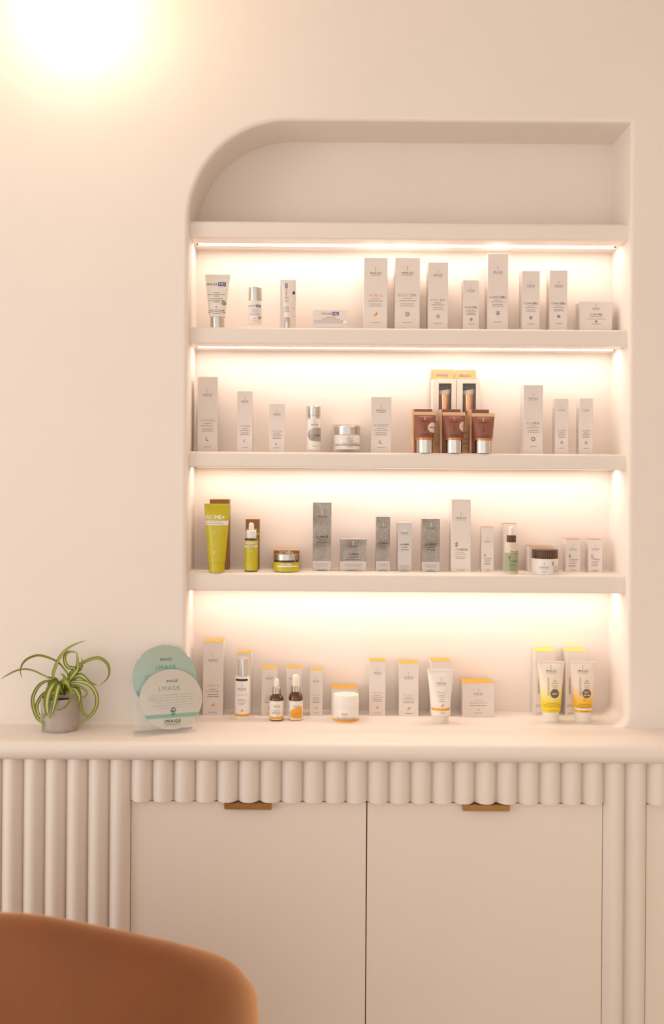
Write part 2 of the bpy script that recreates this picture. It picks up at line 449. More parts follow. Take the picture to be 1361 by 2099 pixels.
# ------------------------------------------------------------------ armchair back
VELVET = mat('terracotta_velvet', (132, 74, 38), 0.75, noise=0.10, nscale=9, bump=0.08, bscale=40, sheen=1.0)
_v = VELVET.node_tree.nodes['Principled BSDF']; _v.inputs['Sheen Tint'].default_value = (1.0, 0.55, 0.26, 1); _v.inputs['Sheen Roughness'].default_value = 0.45
ach = thing('armchair', 'terracotta velvet tub armchair standing before the cabinet', 'armchair', (-0.478, -0.66, 0.0))
def plan(th, a, b, p=2.6):
    c, s = math.cos(th), math.sin(th)
    return (a * math.copysign(abs(c) ** (2 / p), c), b * math.copysign(abs(s) ** (2 / p), s))
bm = bmesh.new(); A, B, T = 0.372, 0.33, 0.085
rows = []
NT = 72; a0, a1 = math.radians(-235), math.radians(55)
for i in range(NT + 1):
    th = a0 + (a1 - a0) * i / NT
    dev = abs(th + math.pi / 2)                       # 0 at the middle of the back
    dg = math.degrees(dev); KN = ((-25, .818), (0, .848), (25, .818), (45, .780), (60, .744), (75, .70), (90, .63), (105, .53), (120, .475), (150, .46), (170, .46))
    for m in range(1, len(KN) - 2):
        if KN[m][0] <= dg <= KN[m + 1][0]:
            f = (dg - KN[m][0]) / (KN[m + 1][0] - KN[m][0]); h0, h1, h2, h3 = (KN[m + e][1] for e in (-1, 0, 1, 2))
            top = 0.5 * (2 * h1 + (h2 - h0) * f + (2 * h0 - 5 * h1 + 4 * h2 - h3) * f * f + (3 * h1 - h0 - 3 * h2 + h3) * f ** 3)
    prof = []
    for k in range(9):                               # outer face, rolled top, inner face
        prof.append((1.0 + 0.02 * math.sin(k / 8 * math.pi), 0.20 + (top - 0.065 - 0.20) * k / 8))
    for k in range(1, 10):
        g = k / 10 * math.pi
        prof.append((None, g))
    for k in range(6): prof.append((-1, top - 0.065 - (top - 0.065 - 0.38) * k / 5))
    ring = []
    for f, z in prof:
        if f is None:
            off = T / 2 * (1 - math.cos(z)); zz = top - 0.065 + 0.065 * math.sin(z) ** 0.85
        elif f == -1: off = T; zz = z
        else: off = -(f - 1.0) * A; zz = z
        x, y = plan(th, A - off, B - off); ring.append(bm.verts.new((x, y, zz)))
    rows.append(ring)
for r0, r1 in zip(rows, rows[1:]):
    for k in range(len(r0) - 1): bm.faces.new((r0[k], r0[k + 1], r1[k + 1], r1[k]))
for r in (rows[0], rows[-1]): bm.faces.new(r)
obj('backrest', bm, VELVET, ach, True)
bm = bmesh.new(); n = 48
rr = [[bm.verts.new((*plan(2 * math.pi * i / n, a, b_), z)) for i in range(n)] for a, b_, z in ((0.36, 0.318, 0.20), (0.36, 0.318, 0.23), (0.286, 0.244, 0.23), (0.286, 0.244, 0.42), (0.27, 0.23, 0.44))]
for q0, q1 in zip(rr, rr[1:]):
    for i in range(n): bm.faces.new((q0[i], q0[(i + 1) % n], q1[(i + 1) % n], q1[i]))
bm.faces.new(rr[0]); bm.faces.new(rr[-1])
obj('seat', bm, VELVET, ach, True)
for sx in (-1, 1):
    for sy in (-1, 1):
        obj('leg', lathe([(0, 0), (0.011, 0), (0.018, 0.2), (0, 0.2)], 16), mat('dark_oak_leg', (70, 48, 34), 0.5), ach, True, (sx * 0.24, sy * 0.2, 0))

# ------------------------------------------------------------------ product builders
WHITE = mat('white_carton', (234, 223, 216), 0.5, noise=0.01, nscale=80)
WHITE2 = mat('white_plastic', (240, 232, 224), 0.3, coat=0.2)
SILV = mat('silver_cap', (205, 198, 190), 0.22, 0.95)
CHROME = mat('chrome', (215, 208, 200), 0.08, 1.0)
ORANGE = mat('orange_carton', (240, 166, 44), 0.5, noise=0.03, nscale=60)
YELLOW = mat('yellow_carton', (246, 214, 58), 0.5, noise=0.03, nscale=60)
KRAFT = mat('kraft_brown_carton', (150, 104, 62), 0.6, noise=0.05, nscale=90)
KRAFTL = mat('light_kraft_edge', (226, 176, 116), 0.6, noise=0.04, nscale=90)
LIME = mat('lime_plastic', (200, 184, 8), 0.35, coat=0.2)
FOIL = mat('crinkled_silver_foil', (168, 156, 146), 0.30, 0.9, noise=0.45, nscale=22, bump=0.9, bscale=160)  # dark mottle in the colour stands in for uneven reflections
FOILP = mat('smooth_silver_foil', (206, 194, 188), 0.34, 0.55, noise=0.02, nscale=50)
COCOA = mat('cocoa_brown', (146, 88, 70), 0.42, noise=0.04, nscale=60)
PEACH = mat('peach_carton', (236, 194, 152), 0.5, noise=0.03, nscale=60)
PEACH2 = mat('pale_peach_carton', (252, 240, 226), 0.5, noise=0.02, nscale=60)
AMBER = mat('amber_glass', (92, 44, 12), 0.08, noise=0.2, nscale=40, coat=0.6)
DARKG = mat('dark_brown_glass', (58, 36, 20), 0.1, coat=0.6)
RUBBER = mat('ivory_rubber', (244, 232, 214), 0.45)
GREY = mat('grey_label', (176, 164, 154), 0.35, 0.25)
SAGE = mat('sage_label', (164, 170, 134), 0.45)
FROST = mat('frosted_glass', (222, 206, 186), 0.35, coat=0.4)
WOOD = wood_mat('walnut_lid', (62, 36, 20), (112, 74, 46), 60)
seed = [0]
def flat(d):
    f = lambda u, v: (u, -d - 0.0003, v)
    f.flat = True
    return f
def lifted(sf, d=0.0003):
    f = lambda u, v: (sf(u, v)[0], sf(u, v)[1] - d, sf(u, v)[2])
    f.flat = getattr(sf, 'flat', False)
    return f

def carton(label, px0, px1, pyt, pyb, z0, y=None, depth=None, body=WHITE, top=None, group=None, name='carton', yaw=0.0):
    """upright carton whose front face covers px0..px1, top edge at pyt"""
    pxc = (px0 + px1) / 2
    if y is None: y = depth_of(pxc, pyb, z0)
    k = mpp(y); wd = (px1 - px0) * k
    x, _ = P(pxc, (pyt + pyb) / 2, y); _, zt = P(pxc, pyt, y); h = zt - z0
    dp = depth or min(max(wd, 0.03), 0.046)
    dp = min(dp, NY - 0.003 - y)
    t = thing(name, label, 'box', (x, y, z0), yaw, group)
    ht = h - 0.0006 if top else h
    b = obj('carton_body', bbox(-wd / 2, wd / 2, 0, dp, 0, ht, 0.0005, 1), body, t)
    if top:
        tp = obj('top_flap', bbox(-wd / 2, wd / 2, 0, dp, ht, h, 0.0002, 1), top, t); 
    seed[0] += 1
    pr = Printer(t, flat(0), pxc, y, x, z0, seed[0])
    # tiny ingredient print on the flank that faces the room
    sd = -1 if x > 0 else 1
    rows = []
    for j in range(3):
        rows.append(xf(dashes2d(h * 0.72, 0.0011, seed[0] * 7 + j), 1.0, 0, -dp * 0.25 + dp * 0.25 * j, 0))
    m2 = join2d(*rows)
    vs = [(sd * (wd / 2 + 0.0003), dp / 2 + b_, h * 0.48 + a) for a, b_ in m2[0]]
    obj('flank_print', (vs, m2[1]), INK3, t)
    return t, pr

def std(pr, w, logo, title, segs, ink, icon, icony, iconink, net, tw=0.72, lw=None, space=1.0, isz=None, fine=INK2, em=INK3):
    """the usual front of a carton: brand, name, small print, symbol, weight"""
    pr.logo(logo, lw or w * 0.46, em=em)
    pr.title(segs, title, w * tw, ink, space=space)
    g = icony - title
    pr.fine([(title + g * 0.18, w * 0.36), (title + g * 0.30, w * 0.66), (title + g * 0.46, w * 0.52), (title + g * 0.57, w * 0.58)], fine, h=1.1)
    if icon: pr.icon(icon, icony, isz or w * 0.2, iconink)
    pr.fine([(net, w * 0.4)], INK2, h=1.0)

def ellipse_surf(afun, bfun, eps=0.0004):
    def f(u, v):
        a = afun(v); b = bfun(v); q = max(-0.995, min(0.995, u / a))
        return (u, -b * math.sqrt(1 - q * q) - eps, v)
    return f

def tube(label, top, bot, cap, z0, y=None, body=WHITE2, capm=SILV, crimp=None, group=None, ring=None, uvmat=None, crimp_px=5, squeeze=0.6):
    """squeeze tube standing on its cap. top=(px0,px1,py) bot=(px0,px1,py) cap=(px0,px1,pybase)"""
    pxc = (cap[0] + cap[1]) / 2
    if y is None: y = depth_of(pxc, cap[2], z0) + 0.012
    k = mpp(y); x, _ = P(pxc, cap[2], y)
    zt = P(pxc, top[2], y)[1] - z0; zb = P(pxc, bot[2], y)[1] - z0
    at = (top[1] - top[0]) * k / 2; ab = (bot[1] - bot[0]) * k / 2; ac = (cap[1] - cap[0]) * k / 2
    off = ((top[0] + top[1]) / 2 - pxc) * k * 0.5
    t = thing('squeeze_tube', label, 'tube', (x, y, z0), 0, group)
    zc = zt - crimp_px * k
    def fa(v):
        q = max(0, min(1, (v - zb) / (zt - zb))); return ab + (at - ab) * q
    def fb(v):
        q = max(0, min(1, (v - zb) / (zc - zb))); return 0.0012 + (ab * 0.96 - 0.0012) * (1 - q ** 1.6) ** squeeze
    n = 36; bm = bmesh.new(); rings = []; NR = 14
    zs = [zb + (zc - zb) * i / NR for i in range(NR + 1)]
    for z in zs:
        rings.append([bm.verts.new((fa(z) * math.cos(2 * math.pi * i / n), fb(z) * math.sin(2 * math.pi * i / n), z)) for i in range(n)])
    for r0, r1 in zip(rings, rings[1:]):
        for i in range(n): bm.faces.new((r0[i], r0[(i + 1) % n], r1[(i + 1) % n], r1[i]))
    bm.faces.new(rings[0]); bm.faces.new(rings[-1])
    if uvmat:
        uvl = bm.loops.layers.uv.new('UVMap')
        for f in bm.faces:
            for l in f.loops: l[uvl].uv = (l.vert.co.x / (2 * at) + 0.5, (l.vert.co.z - zb) / (zt - zb))
    obj('tube_body', bm, uvmat or body, t, True)
    bm = bmesh.new(); a_ = fa(zc); vs = []
    for z, a in ((zc, a_), (zt, at)):
        vs.append([bm.verts.new((sx * a, sy * 0.0012, z)) for sx, sy in ((-1, -1), (1, -1), (1, 1), (-1, 1))])
    for i in range(4): bm.faces.new((vs[0][i], vs[0][(i + 1) % 4], vs[1][(i + 1) % 4], vs[1][i]))
    bm.faces.new(vs[0]); bm.faces.new(vs[1])
    obj('crimp', bm, crimp or body, t)
    zcap = zb - (0.0045 if ring else 0)
    obj('cap', lathe([(0, 0), (ac * 0.96, 0), (ac, 0.0008), (ac * 1.01, zcap - 0.0006), (ac * 0.98, zcap), (0, zcap)], 36), capm, t, True)
    if ring: obj('neck_ring', lathe([(0, zcap), (ab * 0.98, zcap), (ab, zb), (0, zb)], 36), ring, t, True)
    seed[0] += 1
    return t, Printer(t, ellipse_surf(fa, fb, 0.0005), pxc, y, x, z0, seed[0]), (fa, fb, zb, zt)

def lathed(name, label, cat, px0, px1, pyb, z0, y, pieces, group=None):
    """thing turned about its axis. pieces=[(part, [(half width px, py)...], material)]"""
    pxc = (px0 + px1) / 2
    if y is None: y = depth_of(pxc, pyb, z0) + (px1 - px0) * 0.5 * mpp(0.05)
    k = mpp(y); x, _ = P(pxc, pyb, y)
    t = thing(name, label, cat, (x, y, z0), 0, group)
    H = lambda py: max(0.0, P(pxc, py, y)[1] - z0)
    for part, prof, m in pieces:
        pr = [(r * k, H(py)) for r, py in prof]
        obj(part, lathe([(0, pr[0][1])] + pr + [(0, pr[-1][1])], 40), m, t, True)
    seed[0] += 1
    r = (px1 - px0) / 2 * k
    f = lambda v: r
    return t, Printer(t, ellipse_surf(f, f, 0.0005), pxc, y, x, z0, seed[0]), H
def band(t, pr, H, name, r_px, py0, py1, m, px0=None, px1=None):
    """label wrapped around a turned body (whole or from px0 to px1)"""
    k = pr.k; r = r_px * k + 0.00025
    if px0 is None:
        zs = sorted((H(py0), H(py1)))
        return obj(name, lathe([(r - 0.0004, zs[0]), (r, zs[0] + 1e-5), (r, zs[1] - 1e-5), (r - 0.0004, zs[1])], 40), m, t, True)
    u0 = pr.uv(px0, py0)[0]; u1 = pr.uv(px1, py0)[0]
    f = lambda v: r
    return lay(name, patch2d(u0, u1, H(py0), H(py1), 12), ellipse_surf(f, f, 0.0003), m, t)

THIN, BOLD = -0.004, 0.022
TOPG, MIDG, LOWG, CNTG = 'products on the topmost stocked shelf', 'products on the middle shelf', 'products on the lowest shelf', 'products on the counter in the niche'

# ------------------------------------------------------------------ topmost row
YB = 0.088      # front of the cartons on the two upper shelves
def md(pr, px, py, w, rot=0.0):
    """IMAGE plus a dark blue MD tab; px is the centre of the pair"""
    c, s = math.cos(rot), -math.sin(rot)
    at = lambda d: (px + d * c, py + d * s)
    pr.put('logo_lettering', text2d([('IMAGE', 0.0)], 1.25), w * 0.58, *at(-w * 0.21), INK, rot)
    pr.put('logo_tab', rects2d([(-0.5, 0.5, -0.27, 0.27)]), w * 0.37, *at(w * 0.31), INKB, rot)
    sf = pr.surf; pr.surf = lifted(sf, 0.0003)
    pr.put('logo_tab_lettering', text2d([('MD', 0.012)]), w * 0.26, *at(w * 0.31), INKW, rot); pr.surf = sf

t, pr, _ = tube('white squeeze tube on silver cap with blue lettering tab, first in topmost row', (418, 470, 563), (428.5, 462, 651), (431, 460, 664.5), S1, 0.062, group=TOPG)
md(pr, 443, 584, 41)
pr.fine([(602, 14), (605.5, 36), (609, 10)], INKB, 445); pr.fine([(614, 24), (617.5, 32), (621, 14)], INK, 445); pr.icon('ring', 632, 4, INK2, 445)
pr.fine([(638, 34), (641.5, 36), (645, 16)], INK, 445); pr.icon('flower', 623, 9, INK, 460)

t, pr, H = lathed('lotion_bottle', 'small white bottle with tall silver cap and blue lettering tab', 'bottle', 508, 537, 664.5, S1, 0.068,
    [('bottle_body', [(13.8, 664.5), (14.5, 663), (14.5, 620), (13.5, 618)], WHITE2), ('cap', [(13.4, 618), (13.6, 617), (13.6, 591), (12.8, 590)], SILV)], TOPG)
md(pr, 522.5, 629, 25); pr.fine([(637, 15), (640, 13), (644, 20), (647, 21)], INKV, 522); pr.fine([(655, 6), (660, 12)], INK2, 522); pr.icon('flower', 653, 6, INK, 533)

t, pr = carton('narrow white carton standing behind the slim eye cream tube', 574, 606, 573.5, 664.5, S1, YB, group=TOPG)
pr.put('logo_tab', rects2d([(-0.5, 0.5, -0.5, 0.5)]), 6, 602, 600.5, INKB); pr.fine([(632, 4), (649, 4)], INK2, 603)
t, pr, _ = tube('slim white eye cream tube with upright lettering and silver cap', (575.5, 600, 574.5), (582.5, 594.5, 651), (583.5, 594, 664.5), S1, 0.066, group=TOPG, crimp_px=3)
md(pr, 587, 594, 25, math.pi / 2)
pr.fine([(610, 8), (613, 9), (617, 10), (620, 8)], INK2, 587.5); pr.fine([(630, 9), (633, 12), (637, 10), (640, 11)], INK2, 588)

t, pr = carton('low wide white carton with blue lettering tab and silver stripe', 641, 712, 635, 665, S1, 0.075, 0.05, group=TOPG)
md(pr, 677, 643, 35); pr.fine([(650, 20), (654, 36)], INK, 678)
pr.put('silver_stripe', rects2d([(-0.5, 0.42, -0.045, 0.055)]), 70, 678, 660, FOILP); pr.surf = flat(0.0004); pr.put('white_dot', disc2d(0.5), 7, 706.5, 660, INKW)

def vital(pr, w, logo, title, icony, net, tw=0.6, ink=INKO, **k): std(pr, w, logo, title, [('VITAL ', THIN), ('C', BOLD)], ink, 'leaf', icony, INKO, net, tw, **k)
def spa(pr, w, logo, title, icony, net, ink): std(pr, w, logo, title, [('BODY ', THIN), ('SPA', BOLD)], ink, 'flower', icony, INK2, net, 0.74)
def cell(pr, w, logo, title, icony, net, **k): std(pr, w, logo, title, [('CLEAR ', THIN), ('CELL', BOLD)], INK, 'dots', icony, INKP, net, 0.82, **k)
t, pr = carton('tall white carton with orange lettering and orange leaf, topmost row', 746, 794, 528, 667, S1, YB, group=TOPG); vital(pr, 48, 560, 605.5, 644, 661, 0.57)
t, pr = carton('tall white carton with grey lettering and flower symbol, wider of two alike', 809.5, 860.5, 528, 667, S1, YB, group=TOPG); spa(pr, 51, 559.5, 605, 644, 661, INK3)
t, pr = carton('white carton with pale lavender lettering and flower symbol', 877.5, 918, 537.5, 667.5, S1, YB, group=TOPG); spa(pr, 40, 564, 615, 648.5, 663, INKV)
t, pr = carton('shortest narrow white carton with dotted hexagon symbol, topmost row', 949.5, 982, 574, 667.5, S1, YB, group=TOPG); cell(pr, 33, 595.5, 630, 655, 664)
t, pr = carton('tallest white carton of the topmost row with dotted hexagon symbol', 999.5, 1041.5, 519.5, 668, S1, YB, group=TOPG); cell(pr, 42, 558, 609, 642, 660)
t, pr = carton('white carton with dotted hexagon, standing right after the tallest carton', 1070, 1106, 555, 669, S1, YB, group=TOPG); cell(pr, 36, 586, 622, 651.5, 664)
t, pr = carton('white carton with dotted hexagon, standing next to the low wide end carton', 1127, 1163, 554, 669, S1, YB, group=TOPG); cell(pr, 36, 586, 622, 648.5, 663)
t, pr = carton('low wide white carton with dotted hexagon at end of topmost row', 1189.5, 1254.5, 617.5, 669.5, S1, YB, 0.05, group=TOPG)
pr.logo(632.5, 15); pr.title([('CLEAR ', THIN), ('CELL', BOLD)], 644.5, 26, INK); pr.fine([(649, 26), (654, 40)]); pr.icon('dots', 659, 5.5, INKP); pr.fine([(664, 20)])

# ------------------------------------------------------------------ middle row
def ageless(pr, w, logo, title, icony, net): std(pr, w, logo, title, [('AGE', THIN), ('LESS', 0.01)], INK3, 'crescent', icony, INK2, net, 0.7)
t, pr = carton('tallest white carton with crescent symbol, first in middle row', 405, 446, 772, 921, S2, YB, group=MIDG); ageless(pr, 41, 809, 861.5, 900, 916)
t, pr = carton('narrow white carton with crescent symbol, second in middle row', 486, 517.5, 801.5, 921, S2, YB, group=MIDG); ageless(pr, 31, 822.5, 873.5, 903.5, 917)
t, pr = carton('short white carton with crescent symbol, third in middle row', 551.5, 583.5, 827.5, 921.5, S2, YB, group=MIDG); ageless(pr, 32, 849, 884.5, 909.5, 918)
t, pr = carton('white carton behind the silver capped pump bottle', 626.5, 657, 831, 921.5, S2, 0.105, 0.035, group=MIDG)
t, pr, H = lathed('pump_bottle', 'white cosmetic bottle with satin silver cap and grey rounded label', 'bottle', 630, 657, 922, S2, 0.07,
    [('bottle_body', [(13, 922), (13.5, 921), (13.5, 861), (12.5, 859)], WHITE2), ('neck_band', [(12, 859), (12.4, 858.5), (12.4, 854), (12, 853.5)], CHROME), ('cap', [(12.8, 853.5), (13, 853), (13, 834), (12, 833)], SILV)], MIDG)
pr.logo(871, 15, 645)
bl = [(-0.5, -0.05), (-0.47, 0.15), (-0.38, 0.32), (-0.2, 0.43), (0.0, 0.5), (0.0, -0.5), (-0.25, -0.48), (-0.4, -0.36), (-0.47, -0.2)]
pr.put('grey_label', (bl + [(0.24, 0.5), (0.44, 0.5), (0.44, -0.5), (0.24, -0.5)], [tuple(range(9)), (4, 9, 12, 5), (9, 10, 11, 12)]), 28, 645, 891, GREY)
sf = pr.surf; pr.surf = lifted(sf, 0.0003)
pr.title([('AGE', THIN), ('LESS', BOLD)], 893, 19, INK, 646); pr.fine([(898, 14), (901, 8)], INK, 641); pr.fine([(915, 11)], INK2, 646)
t, pr = carton('low white carton behind the silver lidded jar', 683, 736, 870, 921.5, S2, 0.118, 0.044, group=MIDG)
t, pr, H = lathed('cream_jar', 'white cream jar with broad satin silver lid and grey stripe', 'jar', 685, 738, 922, S2, 0.082,
    [('jar_body', [(25, 922), (26, 920.5), (26, 893), (25, 891.5)], WHITE2), ('lid', [(26, 891.5), (26.4, 891), (26.4, 875), (25.4, 874)], SILV)], MIDG)
pr.logo(899.5, 12, 716); pr.fine([(904.5, 14), (907, 6), (909, 34)], INK2, 718); band(t, pr, H, 'grey_stripe', 26, 911, 914.5, GREY, 687, 737.5); pr.fine([(916.5, 11)], INK2, 716)
t, pr = carton('white carton with crescent symbol between the jar and the brown tubes', 760, 802, 813.5, 922, S2, YB, group=MIDG); ageless(pr, 42, 841.5, 871.5, 906, 917.5)

# brush boxes with hang tabs
def brush_box(label, px0, px1, pyt, tab, win, brush_label):
    y = 0.113; k = mpp(y); pxc = (px0 + px1) / 2; x, _ = P(pxc, 850, y); wd = (px1 - px0) * k; H = lambda py: P(pxc, py, y)[1] - S2
    h = H(pyt); dp = 0.046
    t = thing('brush_box', label, 'box', (x, y, S2), 0, 'hanging brush boxes')
    wx0, wx1 = (win[0] - pxc) * k, (win[1] - pxc) * k; wz0, wz1 = H(win[3]), H(win[2])
    hz = H(862)
    bm = bmesh.new()
    for a in ((-wd / 2, wx0, hz, h), (wx1, wd / 2, hz, h), (wx0, wx1, wz1, h)): box(bm, a[0], a[1], 0, 0.0008, a[2], a[3])
    box(bm, -wd / 2, -wd / 2 + 0.0008, 0.0008, dp, 0.0008, h); box(bm, wd / 2 - 0.0008, wd / 2, 0.0008, dp, 0.0008, h); box(bm, -wd / 2 + 0.0008, wd / 2 - 0.0008, 0.0008, dp, h - 0.0008, h)
    obj('carton_body', bm, PEACH2, t)
    bm = bmesh.new()
    box(bm, -wd / 2, wd / 2, 0, 0.0008, 0, wz0)
    if hz > wz0:
        box(bm, -wd / 2, wx0, 0, 0.0008, wz0, hz); box(bm, wx1, wd / 2, 0, 0.0008, wz0, hz)
    box(bm, -wd / 2, wd / 2, 0.0008, dp, 0, 0.0008)
    obj('lower_panel', bm, PEACH, t)
    obj('backing_card', bbox(-wd / 2 + 0.0008, wd / 2 - 0.0008, dp - 0.001, dp, 0.0008, h - 0.0008), mat('dark_backing_card', (150, 118, 94), 0.6), t)
    pane = mat('clear_film', (250, 244, 236), 0.08, alpha=0.06)
    obj('window_film', bbox(wx0, wx1, 0.0009, 0.0012, wz0, wz1), pane, t)
    # hang tab with slot
    tx0, tx1 = (tab[0] - pxc) * k, (tab[1] - pxc) * k; z0_, z1_ = h, H(tab[2])
    sx0, sx1 = tx0 + (tx1 - tx0) * 0.22, tx0 + (tx1 - tx0) * 0.76; sz0, sz1 = z0_ + (z1_ - z0_) * 0.36, z0_ + (z1_ - z0_) * 0.62
    bm = bmesh.new(); q = (sx1 - sx0) / 4
    bm2 = [(tx0, sx0, z0_, z1_), (sx1, tx1, z0_, z1_), (sx0, sx1, z0_, sz0), (sx0, sx0 + q, sz1, z1_), (sx1 - q, sx1, sz1, z1_), (sx0 + q, sx1 - q, sz1 + 0.0025, z1_)]
    for a in bm2: box(bm, a[0], a[1], dp - 0.001, dp, a[2], a[3])
    obj('hang_tab', bm, mat('tan_hang_tab', (208, 154, 106), 0.6, noise=0.03, nscale=60), t)
    seed[0] += 1; pr = Printer(t, flat(0), pxc, y, x, S2, seed[0])
    # the brush inside
    b = thing('makeup_brush', brush_label, 'brush', (x + ((win[0] + win[1]) / 2 - pxc) * k, y + 0.0165, S2 + 0.002), 0, 'brushes in boxes')
    u = k
    RG = mat('rose_gold', (240, 176, 130), 0.2, 0.85)
    hb = [(0, 0), (6 * u, 0), (7 * u, 30 * u), (8 * u, 65 * u), (11 * u, H(808.5) - 0.002), (0, H(808.5) - 0.002)]
    obj('handle', lathe(hb, 28), RG, b, True)
    z1 = H(808.5) - 0.002; zt = H(789) - 0.002
    def bristle(z0, za, zb, r0, r1, m, nm):
        n = 28; bm = bmesh.new()
        lo = [bm.verts.new((r0 * math.cos(2 * math.pi * i / n), 0.8 * r0 * math.sin(2 * math.pi * i / n), z0[0] + (z0[1] - z0[0]) * (0.5 + 0.5 * math.cos(2 * math.pi * i / n)))) for i in range(n)]
        hi = [bm.verts.new((r1 * math.cos(2 * math.pi * i / n), 0.8 * r1 * math.sin(2 * math.pi * i / n), za + (zb - za) * (0.5 + 0.5 * math.cos(2 * math.pi * i / n)))) for i in range(n)]
        for i in range(n): bm.faces.new((lo[i], lo[(i + 1) % n], hi[(i + 1) % n], hi[i]))
        bm.faces.new(lo); bm.faces.new(hi); return obj(nm, bm, m, b, True)
    zm0, zm1 = H(800.5) - 0.002, H(797) - 0.002
    bristle((z1, z1), zm0, zm1, 10.4 * u, 12.2 * u, mat('cream_bristle', (250, 234, 214), 0.9, noise=0.2, nscale=300, sheen=0.4), 'pale_bristles')
    bristle((zm0, zm1), zt - 2 * u, zt + 1.2 * u, 12.2 * u, 12.6 * u, mat('black_bristle', (52, 44, 46), 0.9, noise=0.3, nscale=300), 'dark_bristles')
    return t, pr
t, pr = brush_box('peach hang-tab box with window, left-hand one of the brush pair', 887, 935, 776.5, (887, 934, 754), (899, 925, 786, 866), 'rose gold brush with black tipped bristles inside left-hand window box')
pr.put('logo_lettering', text2d([('I', 0.0)]), 1.2, 901, 886, INK); pr.fine([(907, 10), (911, 14)], INK2, 897)
t, pr = brush_box('peach hang-tab box with window, right-hand one of the brush pair', 936, 984, 777, (936, 980, 755), (948, 975, 786, 850), 'rose gold brush with black tipped bristles inside right-hand window box')
pr.put('emblem', icon2d('column'), 8, 961, 877, INK); pr.put('logo_lettering', text2d([('IMAGE', 0.0)], 1.3), 26, 961, 887, INK)
pr.title([('I ', BOLD), ('BEAUTY', THIN)], 900, 24, INK2, 963); pr.fine([(908, 22), (911, 24), (918, 16), (922, 12)], INK2, 959)

def brown_set(px0, px1, pyt, topx, topy, bot, cap, lab_box, lab_tube, sticker):
    t, pr = carton(lab_box, px0 + 4, px1, pyt, 922, S2, 0.066, 0.036, body=COCOA, group=MIDG)
    w = (px1 - px0 - 4) * mpp(0.066)
    obj('peach_flank', bbox(-w / 2 - 0.0045, -w / 2, 0, 0.036, 0, P(px0, pyt, 0.066)[1] - S2, 0.0003, 1), PEACH, t)
    t, pr, fn = tube(lab_tube, (topx[0], topx[1], topy), bot, cap, S2, 0.047, body=COCOA, capm=CHROME, crimp=PEACH, group=MIDG, ring=mat('copper_ring', (206, 140, 84), 0.3, 0.6), crimp_px=7, squeeze=0.5)
    c = (topx[0] + topx[1]) / 2
    pr.put('emblem', icon2d('column'), 5.5, c, topy + 14.5, INKW); pr.put('logo_lettering', text2d([('IMAGE', 0.0)], 1.2), 15, c, topy + 20, INKBR)
    pr.put('title_lettering', text2d([('I BEAUTY', 0.0)]), 14, c, topy + 33, INKBR, math.pi / 2)
    pr.fine([(topy + 47, 18), (topy + 49.5, 24)], INKBR, c)
    if sticker:
        sx, sy, full = sticker
        n = 20; pts = [(0.5 * math.cos(2 * math.pi * i / n), 0.5 * math.sin(2 * math.pi * i / n)) for i in range(n)]
        cut = 0.22 if full else -0.06
        pts = [(min(a, cut), b) for a, b in pts]
        pr.put('round_sticker', (pts, [tuple(range(n))]), 21, sx, sy, mat('sticker_paper', (232, 214, 200), 0.5))
        sf = pr.surf; pr.surf = lifted(sf, 0.0004)
        if full: pr.put('sticker_lettering', text2d([('TRY M', 0.02)]), 13, sx - 1, sy, INK)
        else: pr.put('sticker_lettering', text2d([('T', 0.02)]), 2.6, sx - 4, sy - 1, INK)
brown_set(845, 886, 838.5, (847, 893.5), 844, (851, 889, 898), (853.5, 887, 922), 'cocoa brown carton behind the tube with round tester sticker', 'cocoa brown tube with silver cap and full round tester sticker', (886, 877, True))
brown_set(902, 944, 839, (906, 953), 845, (911, 948.5, 898), (913, 947, 922), 'cocoa brown carton behind the central brown tube', 'cocoa brown tube with silver cap, centre one of three', (950, 875, False))
brown_set(963, 1002, 839.5, (965, 1013), 847, (970.5, 1008.5, 899), (973, 1007, 922.5), 'cocoa brown carton behind the brown tube without sticker', 'cocoa brown tube with silver cap and no sticker', None)

def iluma(pr, w, logo, title, icony, net): std(pr, w, logo, title, [('ILUMA', 0.004)], INK, 'ring', icony, INK2, net, 0.62, space=1.5, isz=w * 0.22)
t, pr = carton('tallest white carton with ring symbol, middle row', 1073, 1113, 789, 924, S2, YB, group=MIDG); iluma(pr, 40, 817, 867.5, 900, 915)
t, pr = carton('slim white carton with ring symbol beside the tallest ring carton', 1138, 1165, 817, 925, S2, YB, group=MIDG); iluma(pr, 27, 840.5, 882.5, 907, 918.5)
t, pr = carton('slim white carton with ring symbol at end of middle row', 1187.5, 1215, 816.5, 925, S2, YB, group=MIDG); iluma(pr, 27, 841, 883, 907.5, 919)

# ------------------------------------------------------------------ lowest shelf
t, pr = carton('tall kraft brown carton behind the lime green tube', 429.5, 469, 1023, 1168, S3, body=KRAFT, top=KRAFTL, depth=0.04, group=LOWG)
t, pr, _ = tube('large lime green squeeze tube with white stripe and white lettering', (415.5, 469, 1032.5), (426.5, 461.5, 1153), (428, 460.5, 1173.5), S3, body=LIME, capm=LIME, group=LOWG, crimp_px=4)
fa_, fb_, zb_, zt_ = _
pr.title([('BIO', THIN), ('ME+', BOLD)], 1060, 40, INKW, 442)
u0 = -0.94; zz = [pr.uv(442, 1076)[1], pr.uv(442, 1067)[1]]
lay('white_stripe', ([(fa_(z) * (-0.97 + 1.94 * i / 14), z) for z in zz for i in range(15)], [(i, i + 1, 16 + i, 15 + i) for i in range(14)]), pr.surf, WHITE2, t)
sf = pr.surf; pr.surf = lifted(sf, 0.0003)
